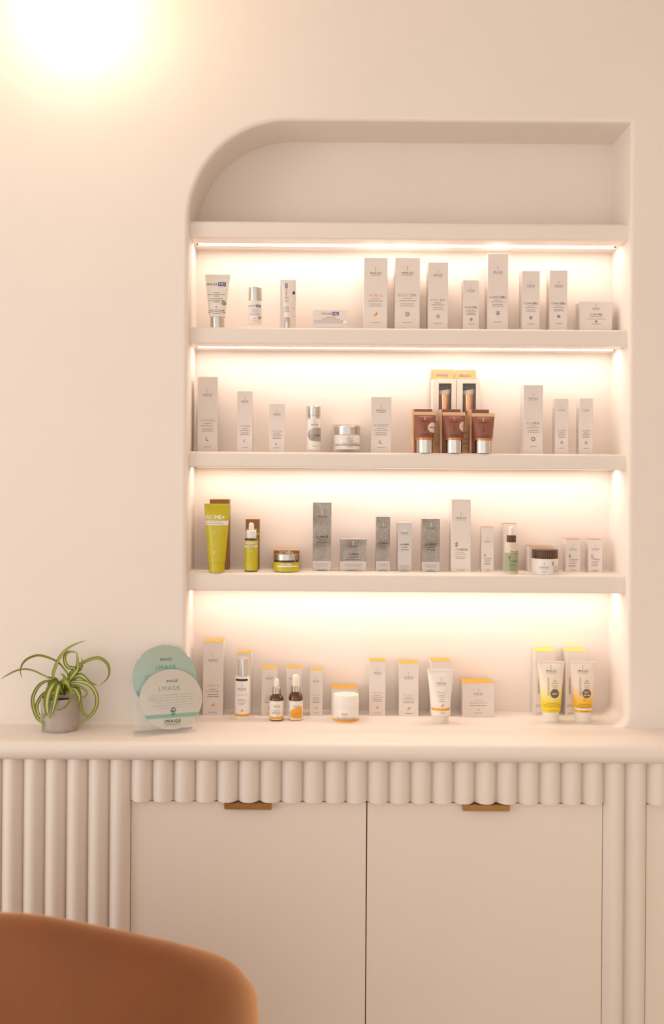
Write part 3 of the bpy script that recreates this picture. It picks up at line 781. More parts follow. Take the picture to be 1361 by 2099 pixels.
pr.fine([(1069.5, 32), (1073, 36)], INK2, 441); pr.icon('flower', 1091, 10, mat('ink_pale_lime', (222, 222, 120), 0.5), 440); pr.put('emblem', icon2d('column'), 6, 441, 1132, INKW); pr.put('logo_lettering', text2d([('IMAGE', 0)], 1.3), 12, 441, 1138, MATS['ink_pale_lime'])
t, pr = carton('narrow kraft brown carton behind the lime labelled dropper bottle', 503.5, 531, 1064, 1168, S3, body=KRAFT, top=KRAFTL, depth=0.03, group=LOWG)
pr.title([('BIO', THIN), ('ME+', BOLD)], 1086, 22, INKW); pr.put('lime_stripe', rects2d([(-0.5, 0.5, -0.1, 0.1)]), 27, 517.2, 1094, LIME)
t, pr, H = lathed('dropper_bottle', 'dark dropper bottle with lime green label and white pipette', 'bottle', 501, 528, 1172.5, S3, None,
    [('bottle_body', [(12.3, 1172.5), (13.3, 1171.5), (13.5, 1170), (13.5, 1105), (12.5, 1103)], DARKG), ('collar', [(10.3, 1103), (10.4, 1102), (10.4, 1088), (9.6, 1087)], WHITE2),
     ('pipette_bulb', [(5.4, 1087), (5.4, 1077), (4.9, 1074), (3.4, 1072), (1.5, 1071)], RUBBER)], LOWG)
band(t, pr, H, 'lime_label', 13.5, 1107, 1168.5, LIME); pr.surf = ellipse_surf(lambda v: 13.5 * pr.k + 0.0004, lambda v: 13.5 * pr.k + 0.0004)
pr.title([('BIO', THIN), ('ME+', BOLD)], 1112, 23, INKW); band(t, pr, H, 'white_stripe', 13.8, 1117, 1121.5, WHITE2, 501.5, 527.5)
pr.surf = ellipse_surf(lambda v: 13.5 * pr.k + 0.001, lambda v: 13.5 * pr.k + 0.001)
pr.fine([(1118.3, 18), (1120.3, 16)], INK2); pr.icon('flower', 1129, 6, MATS['ink_pale_lime']); pr.put('emblem', icon2d('column'), 4, 515, 1157, INKW); pr.fine([(1161, 10)], MATS['ink_pale_lime'])
t, pr = carton('low kraft brown carton behind the lime labelled jar', 561, 613, 1128, 1168, S3, y=0.118, body=KRAFT, top=KRAFTL, depth=0.042, group=LOWG)
pr.title([('BIO', THIN), ('ME+', BOLD)], 1132.5, 28, INKW)
t, pr, H = lathed('cream_jar', 'dark jar with silver screw lid and lime green label', 'jar', 560.5, 613, 1173, S3, 0.074,
    [('jar_body', [(24.5, 1173), (26, 1171.5), (26.2, 1169), (26.2, 1150), (25, 1147.5)], DARKG), ('lid', [(23.4, 1147.5), (23.9, 1147), (23.5, 1142), (23.9, 1137), (23.5, 1135.5)], SILV)], LOWG)
band(t, pr, H, 'lime_label', 26.2, 1151, 1170, LIME); pr.surf = ellipse_surf(lambda v: 26.2 * pr.k + 0.0004, lambda v: 26.2 * pr.k + 0.0004)
pr.title([('BIO', THIN), ('ME+', BOLD)], 1155, 24, INKW, 589); band(t, pr, H, 'white_stripe', 26.5, 1157.5, 1160, WHITE2, 567.5, 609)

def maxbox(label, px0, px1, pyt, pyb, logo, title, split, tword, foil=FOIL, flip=False):
    t, pr = carton(label, px0, px1, pyt, pyb, S3, body=FOILP, group='silver cartons on the lowest shelf', depth=0.038)
    w = px1 - px0
    zt = pr.uv(pr.pxc, pyt)[1] - 0.0006; zs = pr.uv(pr.pxc, split)[1]; hw = w * pr.k / 2
    obj('foil_panel', ([(-hw, -0.0002, zs), (hw, -0.0002, zs), (hw, -0.0002, zt), (-hw, -0.0002, zt)], [(0, 1, 2, 3)]), foil, t)
    pr.surf = flat(0.0003)
    g = 0.62 if w > 50 else 1.0
    pr.logo(logo, w * 0.52 * g, em=INKW, m=INK)
    pr.title([('the', THIN), (tword, BOLD)], title, w * 0.66 * g, INK); pr.fine([(title + 6, w * 0.4), (title + 11, w * 0.56)], INK)
    pr.fine([(split + 6, w * 0.7), (split + 10, w * 0.6)], INK2); pr.fine([(pyb - 3, w * 0.4)], INK2)
    obj('slot_shadow_strip', bbox(-hw * 0.62, hw * 0.62, -0.0004, 0.001, 0.0002, 0.0012), mat('painted_slot_shadow', (84, 74, 66), 0.8), t)  # dark strip painted as the shadow in the tuck flap gap
maxbox('tallest crinkled silver foil carton of the lowest shelf', 641, 679, 1029.5, 1170, 1059, 1100.5, 1150, 'MAX')
maxbox('low square silver foil carton among the silver cartons', 697, 751, 1104.5, 1170.5, 1120, 1136, 1150.5, 'MAX')
maxbox('narrow dark silver foil carton, third of the silver cartons', 771, 799.5, 1058.5, 1170.5, 1080.5, 1113.5, 1150.5, 'MAX')
maxbox('narrow pale satin silver carton, fourth of the silver cartons', 815, 843.5, 1070.5, 1171, 1092.5, 1116, 1154, 'MAX', FOILP)
maxbox('broader crinkled silver foil carton at end of the silver cartons', 865, 901.5, 1063, 1172, 1082.5, 1116, 1152, 'MAX')

CORK = mat('tan_carton_top', (196, 140, 90), 0.6, noise=0.05, nscale=80)
def ormedic(label, px0, px1, pyt, pyb, logo, title, net, icon='sprig', depth=None, y=None):
    t, pr = carton(label, px0, px1, pyt, pyb, S3, y=y, top=CORK, group=LOWG, depth=depth); w = px1 - px0
    if logo:
        pr.logo(logo, w * 0.5)
        pr.icon('sprig' if icon == 'sprig' else 'lips', title - w * 0.26, w * (0.3 if icon == 'sprig' else 0.2), INKG if icon == 'sprig' else INKR, px0 + w * 0.27)
        if icon != 'sprig': pr.put('pink_stroke', dashes2d(1, 0.18, 3), w * 0.26, px0 + w * 0.36, title - w * 0.12, INKR)
        pr.title([('OR', THIN), ('MEDIC', BOLD)], title, w * 0.66, INK2, px0 + w * 0.54)
        pr.fine([(title + w * 0.14, w * 0.36), (title + w * 0.24, w * 0.56)], INK2, px0 + w * 0.48); pr.fine([(title + w * 0.38, w * 0.5), (title + w * 0.46, w * 0.46)], INK2, px0 + w * 0.45)
        pr.fine([(net, w * 0.4)], INK2)
    return t, pr
ormedic('tallest white carton with green sprig on the lowest shelf', 925, 965, 1024.5, 1172, 1062, 1126.5, 1168)
ormedic('narrow white carton with sprig between tallest white carton and sage bottle', 987, 1012, 1080, 1172, 1109.5, 1145, 1168)
ormedic('white carton behind the sage labelled dropper bottle', 1032, 1060, 1073, 1170, 0, 0, 0, depth=0.03)
t, pr, H = lathed('dropper_bottle', 'frosted dropper bottle with sage green label and wooden collar', 'bottle', 1034, 1061.5, 1176, S3, 0.062,
    [('bottle_body', [(12.8, 1176), (13.6, 1175), (13.7, 1173), (13.7, 1113), (12.8, 1111)], FROST), ('collar', [(9.2, 1111), (9.4, 1110.5), (9.4, 1098), (9, 1097)], WOOD),
     ('pipette_bulb', [(5.6, 1097), (5.4, 1086), (4.8, 1082), (3, 1079.5), (1.4, 1079)], RUBBER)], LOWG)
band(t, pr, H, 'sage_label', 13.7, 1132.5, 1171, SAGE); pr.surf = ellipse_surf(lambda v: 13.7 * pr.k + 0.0005, lambda v: 13.7 * pr.k + 0.0005)
pr.logo(1130, 16, 1052, emblem=False); pr.icon('sprig', 1142, 8, INKG, 1042); pr.title([('OR', THIN), ('MEDIC', BOLD)], 1149.5, 18, INKG, 1051); pr.fine([(1155, 12), (1158, 13), (1163, 8), (1166, 9)], INKG, 1047)
ormedic('low white carton with tan top behind the wooden lidded jar', 1084, 1136, 1120, 1171, 0, 0, 0, depth=0.046, y=0.112)
t, pr, H = lathed('cream_jar', 'white jar with grained dark wooden lid', 'jar', 1090, 1143.5, 1177.5, S3, 0.068,
    [('jar_body', [(24.5, 1177.5), (26.3, 1176), (26.7, 1173), (26.7, 1146), (26, 1144)], WHITE2), ('lid', [(26, 1144), (26.2, 1143.5), (26.2, 1127), (25.6, 1126)], WOOD)], LOWG)
pr.logo(1161, 17, 1110); pr.fine([(1170, 8)], INK2, 1110); pr.icon('sprig', 1153, 9, INKG, 1128); pr.fine([(1159, 13), (1162, 8), (1164.5, 13), (1168, 13), (1170.5, 12)], INK2, 1135)
ormedic('short white carton with green sprig near end of the lowest shelf', 1160, 1189, 1105, 1173, 1125.5, 1147.5, 1168.5)
ormedic('short white carton with pink ring symbol at end of the lowest shelf', 1206, 1234.5, 1105.5, 1173, 1125.5, 1147, 1169.5, icon='lips')

# ------------------------------------------------------------------ counter row
def vc(label, px0, px1, pyt, pyb, pr_args=None, depth=None, y=None, top=ORANGE):
    t, pr = carton(label, px0, px1, pyt, pyb, CT, y=y, top=top, group=CNTG, depth=depth)
    if pr_args: vital(pr, px1 - px0, *pr_args, tw=0.62, ink=INKOL)
    return t, pr
vc('tallest orange topped white carton beside the acrylic mask stand', 416, 457.5, 1315, 1466, (1353, 1405.5, 1444.5, 1460))
vc('orange topped white carton behind the clear capped pump bottle', 484, 515, 1338, 1466, None)
t, pr, H = lathed('pump_bottle', 'white pump bottle with clear cap over chrome pump and orange stripe', 'bottle', 481, 512, 1476, CT, None,
    [('bottle_body', [(14.6, 1476), (15.4, 1474), (15.4, 1388), (14.5, 1386)], WHITE2), ('pump', [(10, 1386), (10, 1350), (7, 1349)], CHROME)], CNTG)
k_ = pr.k
CLEAR = mat('clear_plastic', (252, 246, 238), 0.06, trans=0.0, alpha=0.16)
zc0, zc1 = H(1386), H(1347)
obj('clear_cap', lathe([(14 * k_, zc0), (14 * k_, zc1 - 0.001), (13.4 * k_, zc1), (0, zc1)], 40), CLEAR, t, True)
band(t, pr, H, 'black_strip', 15.4, 1389, 1393.5, mat('black_strip', (62, 48, 44), 0.5), 484, 508.5)
pr.logo(1409, 17, 497); pr.title([('VITAL ', THIN), ('C', BOLD)], 1421.5, 19, INKOL, 497); pr.fine([(1430, 12), (1433, 18), (1438, 18), (1441, 10)], INK2, 496); pr.icon('leaf', 1453, 6.5, INKO, 497)
band(t, pr, H, 'orange_stripe', 15.4, 1460.5, 1465.5, ORANGE)
vc('orange topped white carton behind the striped amber dropper bottle', 536, 568, 1370, 1467, (1390, 1426, 1450, 1462))
def amber(label, px0, px1, pyb, collar, bulb, shoulder, lab, kind):
    c = (px0 + px1) / 2; r = (px1 - px0) / 2; cr = (collar[1] - collar[0]) / 2; br = (bulb[1] - bulb[0]) / 2
    nk = cr - 0.6
    t, pr, H = lathed('dropper_bottle', label, 'bottle', px0, px1, pyb, CT, None,
        [('bottle_body', [(r - 1.5, pyb), (r - 0.3, pyb - 1), (r, pyb - 2.5), (r, shoulder + 12), (r - 0.8, shoulder + 8.5), (r - 2.6, shoulder + 5), (nk + 0.4, shoulder + 2), (nk, shoulder)], AMBER),
         ('collar', [(cr, shoulder), (cr, collar[2] + 1), (cr - 0.8, collar[2])], SILV),
         ('pipette_bulb', [(br, collar[2]), (br, bulb[2] + 8), (br * 0.92, bulb[2] + 4), (br * 0.68, bulb[2] + 1.2), (br * 0.3, bulb[2])], RUBBER)], CNTG)
    band(t, pr, H, 'paper_label', r, lab[0], lab[1], WHITE2)
    pr.surf = ellipse_surf(lambda v: r * pr.k + 0.0004, lambda v: r * pr.k + 0.0004)
    if kind == 'stripe':
        pr.logo(1444.5, 13.5, c + 1.5); pr.title([('VITAL ', THIN), ('C', BOLD)], 1450.5, 10, INKOL, c + 2); pr.fine([(1454, 14), (1457, 16), (1459.5, 15)], INK2, c); pr.icon('leaf', 1463.5, 4, INKO, c + 3)
        band(t, pr, H, 'orange_stripe', r + 0.25, 1466.5, 1471, ORANGE)
    else:
        pr.logo(1444.5, 13.5, c + 1.5)
        pts = [(-0.5, -0.12), (-0.46, 0.08), (-0.34, 0.24), (-0.16, 0.35), (0.0, 0.42), (0.0, -0.42), (-0.2, -0.42), (-0.38, -0.34), (-0.46, -0.24)]
        pr.put('orange_blob', (pts + [(0.24, 0.46), (0.44, 0.5), (0.44, -0.36), (0.24, -0.42)], [tuple(range(9)), (4, 9, 12, 5), (9, 10, 11, 12)]), 26.5, c + 1.5, 1458.5, ORANGE)
        pr.surf = ellipse_surf(lambda v: r * pr.k + 0.0008, lambda v: r * pr.k + 0.0008)
        pr.title([('VITAL ', THIN), ('C', BOLD)], 1458, 12, INK2, c + 3); pr.fine([(1462, 9), (1464.5, 8)], INKR, c)
amber('amber dropper bottle with white label and straight orange stripe', 552, 581, 1478.5, (558, 575.5, 1408), (561, 571, 1390), 1421, (1434.5, 1472.5), 'stripe')
t, pr = vc('orange topped white carton behind the amber bottle with orange blob', 587, 618.5, 1369.5, 1467, None)
pr.put('logo_lettering', text2d([('IMAGE', 0)], 1.3), 15, 601, 1391, INK)
amber('amber dropper bottle with rounded orange blob on its label', 591.5, 620.5, 1477.5, (595.5, 614.5, 1405.5), (598.5, 613.5, 1382), 1416.5, (1434.5, 1473), 'blob')
vc('shortest narrow orange topped white carton beside the amber bottles', 635, 661, 1373, 1467, (1396, 1425, 1451, 1461))
vc('low wide orange topped white carton behind the white jar', 679, 733, 1411.5, 1467, None, y=0.112)
t, pr, H = lathed('cream_jar', 'white cream jar with white lid and orange stripe', 'jar', 681.5, 736, 1481.5, CT, None,
    [('jar_body', [(24, 1481.5), (26, 1479.5), (26.5, 1476), (26.5, 1450), (26, 1448)], WHITE2), ('lid', [(26.4, 1448), (26.8, 1447), (26.8, 1424.5), (25.6, 1422.5)], WHITE2)], CNTG)
pr.logo(1457.5, 13, 706, emblem=False); pr.title([('VITAL ', THIN), ('C', BOLD)], 1463.5, 11, INKOL, 706); pr.fine([(1466.5, 40), (1469, 36)], INK2, 709); pr.icon('leaf', 1467, 4, INKO, 706.5)
band(t, pr, H, 'orange_stripe', 26.5, 1470, 1474.5, ORANGE)
vc('narrow orange topped white carton just after the white jar', 757, 790, 1355, 1467, (1379, 1420.5, 1450, 1461.5))
vc('orange topped white carton just before the white tube', 818, 858, 1359.5, 1468, (1388.5, 1424.5, 1452, 1462.5))
vc('orange topped white carton behind the white orange-striped tube', 883, 924, 1355, 1468, None)
t, pr, fn = tube('white squeeze tube with orange stripe and short white cap', (874.5, 929.5, 1371), (884, 920.5, 1464), (885.5, 919.5, 1482.5), CT, capm=mat('pearl_cap', (232, 220, 206), 0.35), group=CNTG, crimp_px=4)
pr.logo(1398.5, 19, 903.5); pr.title([('VITAL ', THIN), ('C', BOLD)], 1417.5, 20, INKOL, 904); pr.fine([(1423, 12), (1426, 14), (1431, 8), (1435, 12)], INK2, 904); pr.icon('leaf', 1442.5, 7, INKO, 905)
zz = [pr.uv(902, 1453.5)[1], pr.uv(902, 1448.5)[1]]
lay('orange_stripe', ([(fn[0](z) * (-0.97 + 1.94 * i / 14), z) for z in zz for i in range(15)], [(i, i + 1, 16 + i, 15 + i) for i in range(14)]), pr.surf, ORANGE, t)
pr.fine([(1458, 8)], INK2, 905)
t, pr = carton('broad low orange topped white carton standing alone on the counter', 948.5, 1013, 1399.5, 1470, CT, top=ORANGE, depth=0.055, group=CNTG)
pr.logo(1422, 18); pr.title([('VITAL ', THIN), ('C', BOLD)], 1436, 20, INKOL); pr.fine([(1441, 36), (1446.5, 34)]); pr.icon('leaf', 1454.5, 5, INKO); pr.fine([(1461.5, 16)])

def sun(label_box, label_tube, bx, top, bot, cap, um, sticker, lines):
    t, pr = carton(label_box, bx[0], bx[1], bx[2], 1466.5, CT, top=YELLOW, group=CNTG, depth=0.046)
    pr.put('title_lettering', text2d([('PREVENTION+', 0.0)]), 34, bx[0] + 8, 1405, INK, math.pi / 2)
    pr.fine([(1445, 14), (1448, 16), (1462, 10)], INK2, bx[0] + 9)
    t, pr, fn = tube(label_tube, top, bot, cap, CT, capm=mat('ivory_cap', (240, 230, 218), 0.35), crimp=WHITE2, group=CNTG, uvmat=um, crimp_px=3)
    c = (top[0] + top[1]) / 2
    pr.logo(1374, 21, c - 0.5)
    pr.put('title_lettering', text2d([('PREVENTION+', 0.0)]), 36, c - 7, 1404, INK2, math.pi / 2)
    pr.fine([(1392, 6), (1395, 8), (1398.5, 14)], INK2, c + 6); pr.fine([(1403.5, 13), (1407, 8), (1410, 12)], INK2, c + 6)
    pr.put('round_sticker', disc2d(0.5, 24), 18, c + 5.5, 1419, mat('dark_sticker', (112, 96, 82), 0.5))
    sf = pr.surf; pr.surf = lifted(sf, 0.0004)
    for (s, w, dy) in sticker: pr.put('sticker_lettering', text2d([(s, 0.01)]), w, c + 5.5, 1419 + dy, INKW, 0.0)
    pr.surf = sf
    pr.fine(lines, mat('ink_ochre', (170, 130, 40), 0.5), c + 1)
    return t, pr, fn
um1 = ramp_mat('tube_yellow_fade', [(0.0, (240, 206, 20)), (0.18, (246, 216, 50)), (0.55, (244, 232, 206)), (1.0, (238, 226, 214))], 0.35)
um2 = ramp_mat('tube_amber_fade', [(0.0, (244, 190, 30)), (0.22, (246, 190, 50)), (0.52, (242, 226, 206)), (1.0, (236, 222, 212))], 0.35)
sun('yellow topped white carton behind the tube with yellow fade', 'white sunscreen tube fading to lemon yellow with dark round sticker', (1096.5, 1138.5, 1334), (1101, 1156, 1355), (1110.5, 1147.5, 1457), (1112.5, 1145.5, 1480.5), um1, [('NEW', 11, 0)], [(1438, 26), (1441.5, 36), (1445, 34), (1453, 16)])
t, pr, fn = sun('yellow topped white carton behind the tube with amber fade', 'white sunscreen tube fading to amber with pale stripe and dark sticker', (1160, 1201.5, 1333.5), (1167, 1220, 1355.5), (1175.5, 1212, 1457), (1177.5, 1210.5, 1481), um2, [('BEST', 9, -3), ('SELLER', 13, 3)], [(1440, 24), (1443.5, 36), (1446.5, 34), (1454.5, 20)])
zz = [pr.uv(1194, 1452.3)[1], pr.uv(1194, 1448.5)[1]]
lay('white_stripe', ([(fn[0](z) * (-0.97 + 1.94 * i / 14), z) for z in zz for i in range(15)], [(i, i + 1, 16 + i, 15 + i) for i in range(14)]), pr.surf, WHITE2, t)
pr.icon('ring', 1430.5, 5, INKO, 1194)

# ------------------------------------------------------------------ acrylic stand with two round sachets
yaw = math.radians(20)
ax, ay = -0.362, -0.062
ACR = bpy.data.materials.new('clear_acrylic'); ACR.use_nodes = True
_b = ACR.node_tree.nodes['Principled BSDF']; _b.inputs['Base Color'].default_value = (0.97, 0.95, 0.92, 1); _b.inputs['Roughness'].default_value = 0.03; _b.inputs['Alpha'].default_value = 0.09
stand = thing('acrylic_stand', 'clear acrylic display stand holding two round sachets', 'stand', (ax, ay, CT), yaw)
obj('base', bbox(-0.072, 0.072, -0.036, 0.03, 0.0, 0.003, 0.0005, 1), ACR, stand)
obj('front_lip', bbox(-0.072, 0.072, -0.036, -0.033, 0.003, 0.016, 0.0005, 1), ACR, stand)
obj('ledge', bbox(-0.072, 0.072, -0.033, -0.012, 0.006, 0.008, 0.0004, 1), ACR, stand)
obj('rear_tier', bbox(-0.068, 0.068, -0.006, 0.010, 0.003, 0.0485, 0.0005, 1), ACR, stand)
pl = obj('back_panel', bbox(-0.068, 0.068, -0.0013, 0.0013, 0.0, 0.085, 0.0004, 1), ACR, stand); pl.location = (0, 0.0055, 0.0490); pl.rotation_euler = (math.radians(-14), 0, 0)
LEAN = math.radians(-14)
def sachet(label, px, py, rx_px, rz_px, y, um, notch):
    x, z = P(px, py, y); k = mpp(y); rx = rx_px * k / math.cos(yaw); rz = rz_px * k / math.cos(LEAN)
    t = thing('face_mask_sachet', label, 'sachet', (x, y, z), yaw, 'round sachets in the acrylic stand')
    t.rotation_euler = (LEAN, 0, yaw)
    n = 72; bm = bmesh.new()
    def rad(i):
        a = 2 * math.pi * i / n; d = math.degrees(a) % 360
        f = 0.965 if (notch and (abs(d - 42) < 3 or abs(d - 138) < 3)) else 1.0
        return rx * f * math.cos(a), rz * f * math.sin(a)
    rings = []
    for q, yy in ((0.0, -0.0042), (0.5, -0.0038), (0.8, -0.0026), (0.93, -0.0009), (1.0, -0.0005), (1.0, 0.0005), (0.93, 0.0009), (0.6, 0.0022), (0.0, 0.003)):
        if q == 0: rings.append([bm.verts.new((0, yy, 0))])
        else: rings.append([bm.verts.new((rad(i)[0] * q, yy, rad(i)[1] * q)) for i in range(n)])
    for a, b in zip(rings, rings[1:]):
        for i in range(n):
            j = (i + 1) % n
            if len(a) == 1: bm.faces.new((a[0], b[i], b[j]))
            elif len(b) == 1: bm.faces.new((a[i], a[j], b[0]))
            else: bm.faces.new((a[i], a[j], b[j], b[i]))
    uvl = bm.loops.layers.uv.new('UVMap')
    for f in bm.faces:
        for l in f.loops: l[uvl].uv = (l.vert.co.x / (2 * rx) + 0.5, l.vert.co.z / (2 * rz) + 0.5)
    obj('pouch', bm, um, t, True)
    def surf(u, v):
        q = math.sqrt((u / rx) ** 2 + (v / rz) ** 2)
        pts = [(0, -0.0042), (0.5, -0.0038), (0.8, -0.0026), (0.93, -0.0009), (1.0, -0.0005), (9, -0.0005)]
        for (a, ya), (b, yb) in zip(pts, pts[1:]):
            if q <= b: return (u, ya + (yb - ya) * (q - a) / (b - a) - 0.0006, v)
    return t, surf, rx, rz
PB = ramp_mat('sachet_teal', [(0.0, (96, 142, 136)), (0.3, (140, 180, 170)), (0.33, (168, 196, 186)), (1.0, (172, 186, 170))], 0.32)
PF = mat('sachet_pearl', (206, 200, 190), 0.35, 0.15, noise=0.02, nscale=40)
t, surf, rx, rz = sachet('round teal sachet at the back of the acrylic stand', 337.5, 1388, 62.3, 63.0, -0.046, PB, True)
lay('logo_lettering', xf(text2d([('IMAGE', 0)], 1.3), 0.027, 0.004, rz * 0.55), surf, INK, t)
lay('title_lettering', xf(text2d([('I ', THIN), ('MASK', 0.008)], 1.2), 0.048, 0.004, rz * 0.30), surf, INKT, t)
lay('fine_print', join2d(*[xf(dashes2d(0.05, 0.0012, 50 + i), 1, -0.022, rz * 0.06 - i * 0.006) for i in range(3)]), surf, INKT, t)
t, surf, rx, rz = sachet('round pearl grey sachet with teal band in front of the teal one', 350.5, 1433, 61.6, 58.8, -0.064, PF, False)
lay('logo_lettering', xf(text2d([('IMAGE', 0)], 1.3), 0.027, 0.003, rz * 0.60), surf, INK, t)
lay('title_lettering', xf(text2d([('I ', THIN), ('MASK', 0.0)], 1.2), 0.05, -0.002, rz * 0.36), surf, mat('ink_sage_grey', (150, 172, 158), 0.5), t)
lay('fine_print', join2d(*[xf(dashes2d(w_, 0.0012, 60 + i), 1, 0, rz * (0.14 - 0.085 * i)) for i, w_ in enumerate((0.1, 0.108, 0.1, 0.07, 0.096, 0.06))]), surf, mat('ink_fog', (178, 184, 172), 0.5), t)
bw = [-0.96 + 1.92 * i / 16 for i in range(17)]
vb = [(rx * q * math.sqrt(1 - v_ * v_) * 1.02, rz * v_) for v_ in (-0.61, -0.49) for q in bw]
lay('teal_band', (vb, [(i, i + 1, 18 + i, 17 + i) for i in range(16)]), surf, mat('teal_print', (132, 182, 160), 0.45), t)
s2 = lambda u, v: (surf(u, v)[0], surf(u, v)[1] - 0.0004, surf(u, v)[2])
lay('printed_icon', join2d(xf(disc2d(0.5, 18, r0=0.36), 0.011, 0.004, -rz * 0.36), xf(icon2d('sprig'), 0.02, 0.002, -rz * 0.44)), s2, mat('ink_spruce', (96, 138, 124), 0.5), t)
lay('brand_lettering', xf(text2d([('IMAGE', 0.012)], 1.3), 0.037, 0.001, -rz * 0.73), s2, INK, t)
lay('brand_underline', xf(rects2d([(-0.45 + i * 0.115, -0.37 + i * 0.115, -0.02, 0.02) for i in range(8)]), 0.037, 0.001, -rz * 0.84), s2, INK2, t)

# ------------------------------------------------------------------ potted spider plant
CONC = mat('grey_concrete', (184, 170, 160), 0.85, noise=0.10, nscale=35, bump=0.25, bscale=70)
yp = depth_of(123, 1504, CT) + 0.041
px_, _ = P(123.5, 1470, yp); k = mpp(yp)
plant = thing('spider_plant', 'variegated spider plant in a grey concrete pot', 'potted plant', (px_, yp, CT))
ph = P(123, 1428, yp)[1] - CT; R1 = 39.5 * k; R0 = 36 * k
obj('pot', lathe([(0, 0.0), (R0 - 0.003, 0.0), (R0, 0.003), (R0 + 0.001, 0.01), (R1, ph - 0.003), (R1 - 0.001, ph), (R1 - 0.005, ph), (R1 - 0.006, ph - 0.003), (R1 - 0.008, ph - 0.015), (0, ph - 0.015)], 48), CONC, plant, True)
obj('soil', lathe([(0, ph - 0.0148), (R1 - 0.009, ph - 0.0148), (R1 - 0.012, ph - 0.010), (0, ph - 0.006)], 32), mat('dark_soil', (48, 34, 24), 0.95, noise=0.4, nscale=150, bump=0.8, bscale=250), plant, True)
LEAF = ramp_mat('variegated_leaf', [(0.0, (100, 116, 14)), (0.30, (122, 134, 22)), (0.40, (208, 206, 118)), (0.60, (214, 210, 128)), (0.70, (122, 134, 22)), (1.0, (100, 116, 14))], 0.4, 'U', coat=0.15)
LEAF2 = ramp_mat('green_leaf', [(0.0, (104, 118, 12)), (0.4, (148, 150, 34)), (0.6, (172, 168, 60)), (1.0, (100, 114, 12))], 0.4, 'U', coat=0.15)
def leaf(pts, d0, d1, width, m=LEAF, tilt=0.3, dm=None):
    """ribbon leaf traced in enlarged-crop pixels; d0..d1 distance towards the camera from the pot axis"""
    P3 = []
    n = len(pts)
    for i, (a, b) in enumerate(pts):
        q = i / (n - 1); d = d0 + (d1 - d0) * q if dm is None else (1 - q) ** 2 * d0 + 2 * q * (1 - q) * dm + q * q * d1
        y = min(yp - d, -0.006)
        x, z = P(a / 5.235, 1290 + b / 5.235, y); P3.append(Vector((x - px_, y - yp, z - CT)))
    # Catmull-Rom
    Q = []
    for i in range(n - 1):
        p0, p1, p2, p3 = P3[max(i - 1, 0)], P3[i], P3[i + 1], P3[min(i + 2, n - 1)]
        for s in range(6):
            t_ = s / 6
            Q.append(0.5 * ((2 * p1) + (p2 - p0) * t_ + (2 * p0 - 5 * p1 + 4 * p2 - p3) * t_ ** 2 + (3 * p1 - p0 - 3 * p2 + p3) * t_ ** 3))
    Q.append(P3[-1]); N = len(Q)
    bm = bmesh.new(); rows = []; uvs = {}
    for i, c in enumerate(Q):
        tg = (Q[min(i + 1, N - 1)] - Q[max(i - 1, 0)]).normalized()
        view = Vector((0, -1, 0)); side = tg.cross(view)
        if side.length < 0.05: side = Vector((1, 0, 0))
        side.normalize(); nr = side.cross(tg).normalized()
        side = (side * math.cos(tilt) + nr * math.sin(tilt)).normalized(); nr = side.cross(tg).normalized()
        q = i / (N - 1); wd = width * k / 2 * (0.55 + 0.45 * min(1, q / 0.35)) * max(0.04, (1 - max(0, q - 0.5) ** 1.6 * 3.0))
        row = []
        for j in range(5):
            e = (j - 2) / 2; v = bm.verts.new(c + side * e * wd + nr * (abs(e) * wd * 0.35)); uvs[v] = (e * 0.5 + 0.5, q); row.append(v)
        rows.append(row)
    for r0, r1 in zip(rows, rows[1:]):
        for j in range(4): bm.faces.new((r0[j], r0[j + 1], r1[j + 1], r1[j]))
    uvl = bm.loops.layers.uv.new('UVMap')
    for f in bm.faces:
        for l in f.loops: l[uvl].uv = uvs[l.vert]
    o = obj('leaf', bm, m, plant, True)
    sm = o.modifiers.new('thickness', 'SOLIDIFY'); sm.thickness = 0.0005; sm.offset = 0
leaf([(640, 700), (575, 520), (600, 400), (660, 280), (760, 185), (920, 118)], 0.0, 0.02, 8.5, LEAF2, 0.5)
leaf([(690, 700), (735, 510), (690, 420), (620, 345), (500, 290), (400, 275), (300, 310), (240, 370), (218, 450), (238, 530)], 0.0, 0.02, 6.8, LEAF2, 0.7)
leaf([(640, 690), (530, 530), (450, 480), (350, 435), (250, 422), (150, 450), (60, 500), (10, 535)], 0.0, -0.02, 6.0, LEAF2, 0.8)
leaf([(700, 690), (735, 510), (800, 420), (900, 355), (1000, 315), (1080, 315), (1150, 370), (1172, 460), (1140, 540), (1060, 605)], 0.0, 0.0, 7.0, LEAF2, 0.5)
leaf([(700, 680), (745, 580), (850, 560), (950, 590), (1020, 670), (1040, 780), (1000, 890), (900, 980), (800, 1040), (768, 1058)], 0.0, 0.055, 8.0, LEAF, 0.4)
leaf([(640, 690), (535, 560), (450, 575), (390, 640), (350, 740), (360, 850), (400, 950), (460, 1010), (465, 1060), (450, 1115)], 0.0, 0.045, 7.5, LEAF, 0.4)
leaf([(660, 690), (620, 575), (560, 605), (515, 700), (500, 800), (510, 890), (545, 955)], 0.0, 0.052, 15, LEAF, 0.15, 0.05)
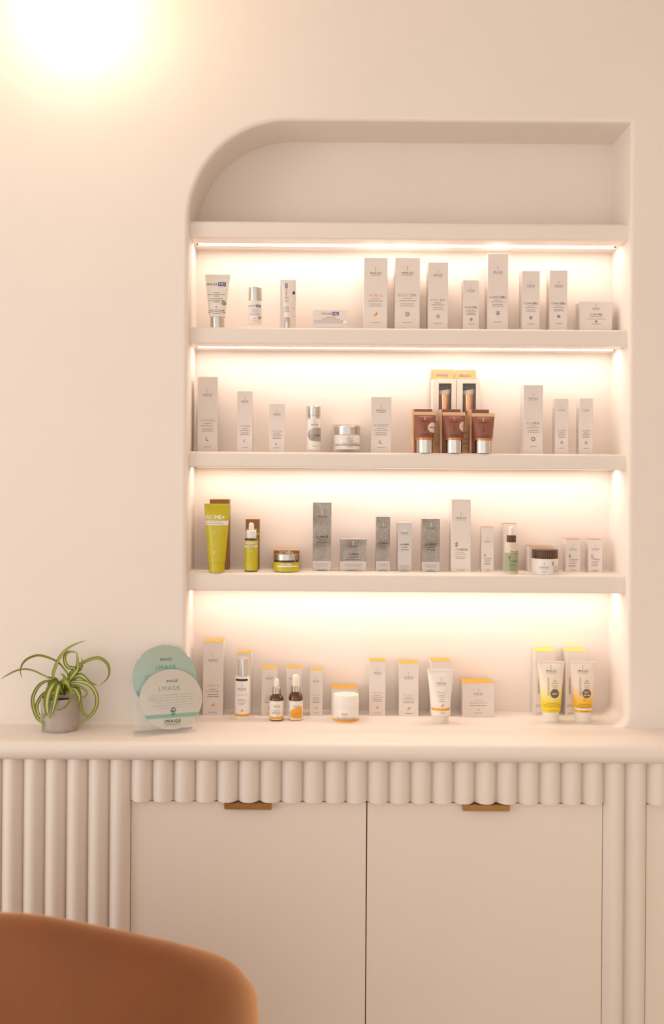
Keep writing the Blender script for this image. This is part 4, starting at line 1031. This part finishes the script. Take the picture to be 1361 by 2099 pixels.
leaf([(670, 690), (640, 600), (615, 650), (595, 740), (570, 850), (545, 950)], 0.01, 0.056, 12, LEAF, 0.2, 0.05)
leaf([(640, 690), (560, 650), (470, 690), (405, 780), (395, 860), (430, 940), (480, 900), (490, 830)], 0.0, 0.045, 7.5, LEAF, 0.4)
leaf([(700, 690), (720, 560), (800, 430), (730, 400), (695, 330), (715, 255), (790, 240), (820, 260)], 0.0, 0.015, 8.0, LEAF, 0.2)
leaf([(700, 690), (740, 560), (825, 440), (835, 420), (835, 330), (822, 235)], 0.0, 0.02, 9.0, LEAF, 0.2)
leaf([(700, 690), (740, 540), (800, 450), (860, 430), (885, 370), (870, 300)], 0.0, 0.01, 7.0, LEAF, 0.3)
leaf([(690, 690), (700, 590), (755, 640), (760, 720), (720, 810), (640, 862), (580, 850)], 0.0, 0.058, 5.5, LEAF2, 0.6, 0.06)
leaf([(700, 690), (760, 560), (830, 498), (890, 510), (960, 570), (1045, 600)], 0.0, 0.01, 11, LEAF, 0.2)
leaf([(700, 690), (800, 620), (850, 660), (858, 780), (885, 890), (945, 930), (1000, 900), (1030, 800)], 0.0, 0.03, 6.0, LEAF2, 0.5)
leaf([(700, 690), (770, 605), (840, 610), (910, 650), (930, 695), (890, 730), (850, 712)], 0.0, 0.02, 5.0, LEAF, 0.5)
leaf([(660, 700), (600, 560), (540, 560), (520, 620), (500, 700)], 0.0, 0.03, 8, LEAF2, 0.5)
leaf([(680, 700), (660, 600), (690, 560), (730, 590), (745, 660)], 0.0, 0.035, 12, LEAF2, 0.4)
leaf([(680, 700), (650, 620), (610, 600), (600, 660), (630, 740)], 0.0, 0.04, 12, LEAF2, 0.4)
leaf([(690, 700), (700, 560), (690, 500), (650, 475)], 0.0, 0.0, 7, LEAF2, 0.5)
leaf([(690, 700), (780, 640), (830, 680), (850, 750), (815, 810)], 0.0, 0.035, 9, LEAF, 0.4)
leaf([(660, 700), (620, 545), (560, 520), (510, 505)], 0.0, -0.01, 7, LEAF2, 0.6)
